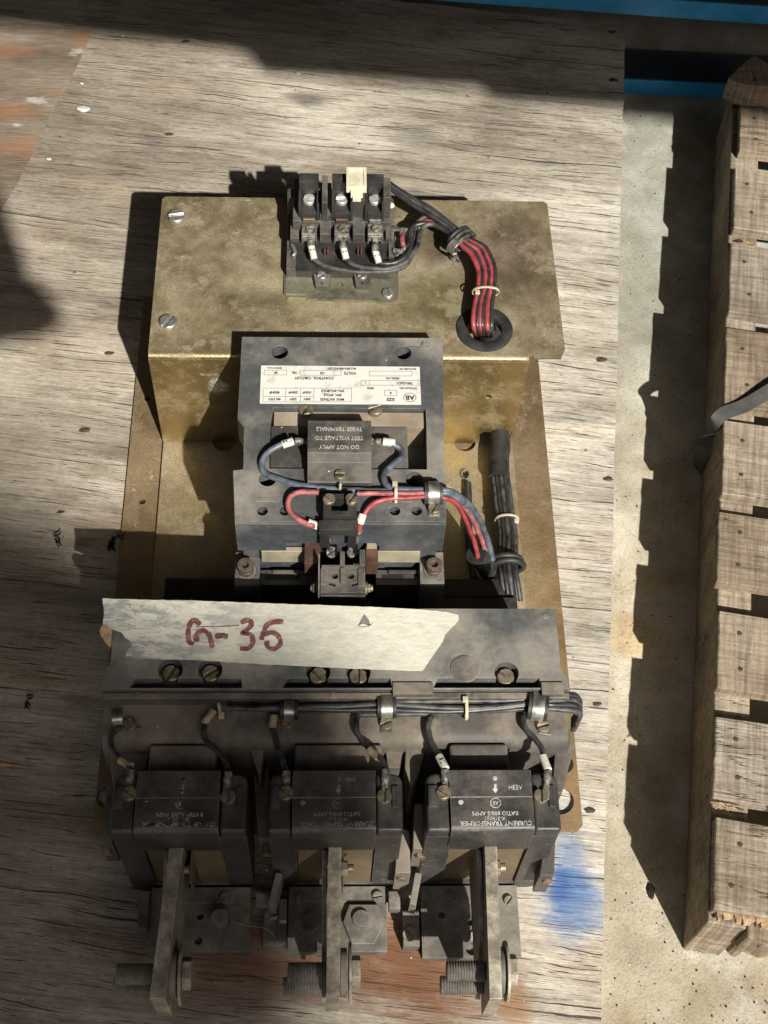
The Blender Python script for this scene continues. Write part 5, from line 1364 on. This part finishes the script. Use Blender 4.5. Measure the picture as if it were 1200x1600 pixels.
sleeve(at(567, 803, ZC + .004), at(562, 818, ZC - .001), .0038, M['sleeve'], w); lug(at(560, 828, ZC - .010), at(552, 862, .1462), .0038, w, M['tin'])
# black sleeve the contactor wires enter
G().tube([tuple(at(744, 866, .075)), tuple(at(758, 880, .055)), tuple(at(768, 898, .03))], .0105, 14).obj('cable_boot', M['rubber'], ST, angle=60)
pclip(677, 771, ZC + .006, (1, 0, 0), .0105, ST, 678, 797, ZC + .0012, .010, ang=60)
o = tie(618, 771, ZC + .0065, (1, 0, 0), .0088, ST, (617, 757, ZC + .013), .9)
g = G(); p = at(531, 765, ZC + .012); q = at(532, 756, ZC + .013); g.tube([tuple(p), tuple(q)], .0012, 6, smooth=False); g.obj('tie_tail', M['tie'], ST)

# ---- thick harness on the right, hose clamp and lashing rod
pts_ = [(781, 690, .030), (779, 715, .030), (780, 745, .030), (786, 785, .030), (791, 820, .032), (793, 850, .036), (793, 885, .045), (796, 905, .05), (800, 940, .04)]
hp = at(781, 690, .030); g = G(); g.tube([(hp.x - .001, 1.0, .026), (hp.x - .001, .90, .027)] + [tuple(at(*p)) for p in pts_[:3]], .0112, 14); g.obj('harness_sleeve', M['rubber'], ST, label='black sleeve over the upper part of the harness', angle=60)
for i in range(7):
    a = R(180 * i / 6 + (0 if i else 0)); dx = -math.cos(a) * .0085; dz = math.sin(a) * .006
    P = [at(*p) + Vector((dx, 0, dz)) for p in ([(780, 735, .026)] + pts_[3:])]
    wire([tuple(p) for p in P], .0025, M[('wblack', 'wgrey')[i % 2]], ST, 'black wire in the right-hand harness')
for (py, px, z, r) in ((877, 791, .046, .0150), (885, 794, .046, .0155)):
    c = at(px, py, z); P = [c + Vector((r * math.cos(R(a)), 0.0, r * .85 * math.sin(R(a)))) for a in range(0, 361, 15)]
    G().tube([tuple(p) for p in P], .0032, 8, smooth=False).obj('rubber_ring', M['rubber'], ST, angle=60)
tie(792, 812, .033, (0, 1, 0), .0125, ST, (807, 814, .036), .8)
g = G(); g.tube([tuple(at(730, 755, .016)), tuple(at(732, 790, .018)), tuple(at(732, 830, .02)), tuple(at(736, 870, .022)), tuple(at(742, 905, .024))], .0042, 9); rod = g.obj('ground_lead', M['wblack'], ST, label='black lead with a ring end lying on the plate', angle=60)
c = at(727, 741, .014); P = [c + Vector((.0042 * math.cos(R(a)), .0062 * math.sin(R(a)), 0)) for a in range(0, 361, 20)]
G().tube([tuple(p) for p in P], .0010, 6, smooth=False).obj('ring_end', M['tin'], rod)

# ---- line-side bundle across the shelf
SB = .157
def WB(pts_, m, lab, r=.0028): return W(pts_, r, m, lab)
for i in range(4):
    oy = i * 5.0; oz = (.0, .004, .003, 0)[i]
    st = (340, 300, 440, 560)[i]
    m = ('wblack', 'wgrey', 'wblack', 'wgrey')[i]
    pts_ = [(x, y + oy + (3 * math.sin(x * .018 + i)), SB + oz) for x, y in ((355, 1100), (400, 1099), (450, 1100), (520, 1101), (560, 1100), (604, 1098), (660, 1098), (727, 1099), (790, 1097), (838, 1094)) if x >= st]
    endp = [(862, 1089 + oy * 1.2, SB + .001 + oz), (885, 1086 + oy * 1.5, SB), (900, 1088 + oy * 1.6, SB - .004), (906, 1098 + oy * 1.3, SB - .012), (903, 1110 + oy, SB - .025), (896, 1124 + oy, SB - .045)]
    WB(pts_ + endp, m, 'black wire of the bundle along the housing')
WB([(455, 1108, SB + .002), (500, 1110, SB), (545, 1106, SB + .002), (580, 1101, SB + .004), (640, 1096, SB + .004), (720, 1095, SB + .005), (800, 1094, SB + .004), (838, 1091, SB + .003)], 'wgrey', 'black wire weaving through the bundle')
WB([(365, 1105, SB - .002), (405, 1103, SB - .001), (447, 1105, SB)], 'wgrey', 'loose black wire left of the clamp')
# drops to the transformer terminals
def drop(pts_, sl, lg, m='wgrey', smat='tan_sleeve', txt=None):
    w = WB([(x, y, z) for x, y, z in pts_], m, 'short black wire down to a transformer terminal', .0026)
    sleeve(at(*sl[0]), at(*sl[1]), .0036, M[smat], w, txt); lug(at(*lg[0]), at(*lg[1]), .0034, w, M['tin']); return w
drop([(190, 1138, .153), (177, 1144, .156), (173, 1158, .158), (177, 1172, .160), (188, 1186, .163), (198, 1194, .165), (205, 1205, .168)], ((188, 1187, .163), (205, 1198, .166)), ((205, 1204, .169), (199, 1241, .1688)))
drop([(322, 1128, .156), (318, 1142, .158), (322, 1158, .160), (338, 1172, .163), (350, 1186, .166), (356, 1203, .169)], ((334, 1110, .158), (318, 1131, .156)), ((357, 1206, .170), (352, 1246, .1688)))
drop([(425, 1135, .156), (429, 1150, .158), (435, 1170, .162), (441, 1188, .166), (446, 1203, .170)], ((428, 1118, .158), (425, 1138, .156)), ((447, 1205, .171), (448, 1242, .1688)))
drop([(580, 1108, .157), (563, 1112, .158), (557, 1128, .159), (560, 1148, .160), (572, 1164, .162), (585, 1176, .165), (598, 1188, .168), (604, 1203, .170)], ((577, 1171, .163), (591, 1183, .166)), ((603, 1202, .171), (600, 1244, .1688)))
drop([(700, 1108, .157), (682, 1113, .158), (670, 1128, .159), (670, 1148, .160), (678, 1168, .163), (688, 1182, .166), (695, 1200, .169)], ((686, 1182, .166), (696, 1201, .170)), ((695, 1203, .171), (696, 1240, .1688)), smat='sleeve', txt='21')
drop([(823, 1112, .158), (818, 1122, .158), (822, 1138, .160), (836, 1154, .162), (846, 1168, .165), (850, 1182, .168), (855, 1200, .170)], ((848, 1182, .168), (856, 1203, .171)), ((856, 1204, .171), (852, 1243, .1688)), smat='sleeve')
# clamps on the bundle
pclip(452, 1110, SB + .002, (1, 0, 0), .0085, ST, 450, 1131, .1515, .0085, ang=-40, sq=1.0)
pclip(604, 1104, SB + .002, (1, 0, 0), .0105, ST, 603, 1133, .1515, .0095, ang=25, sq=.9)
pclip(840, 1104, SB + .002, (1, -.15, 0), .0125, ST, 848, 1137, .1515, .0105, ang=15, sq=.9)
pclip(184, 1122, SB - .001, (1, .1, 0), .0065, ST, 203, 1134, .1525, .009, ang=-55, sq=1.0, lining=False)
tie(728, 1107, SB + .002, (1, 0, 0), .0098, ST, (727, 1093, SB + .010), .8)
g = G(); a = at(340, 1098, .160); b = at(346, 1118, .160); g.rot_box(((a.x + b.x) / 2, (a.y + b.y) / 2, .160), (.0028, .012, .0012), R(12)); g.box(b.x - .0024, b.x + .0024, b.y - .0024, b.y + .0024, .157, .162)
g.obj('zip_tie', M['tie'], ST, bevel=.0004, seg=1)
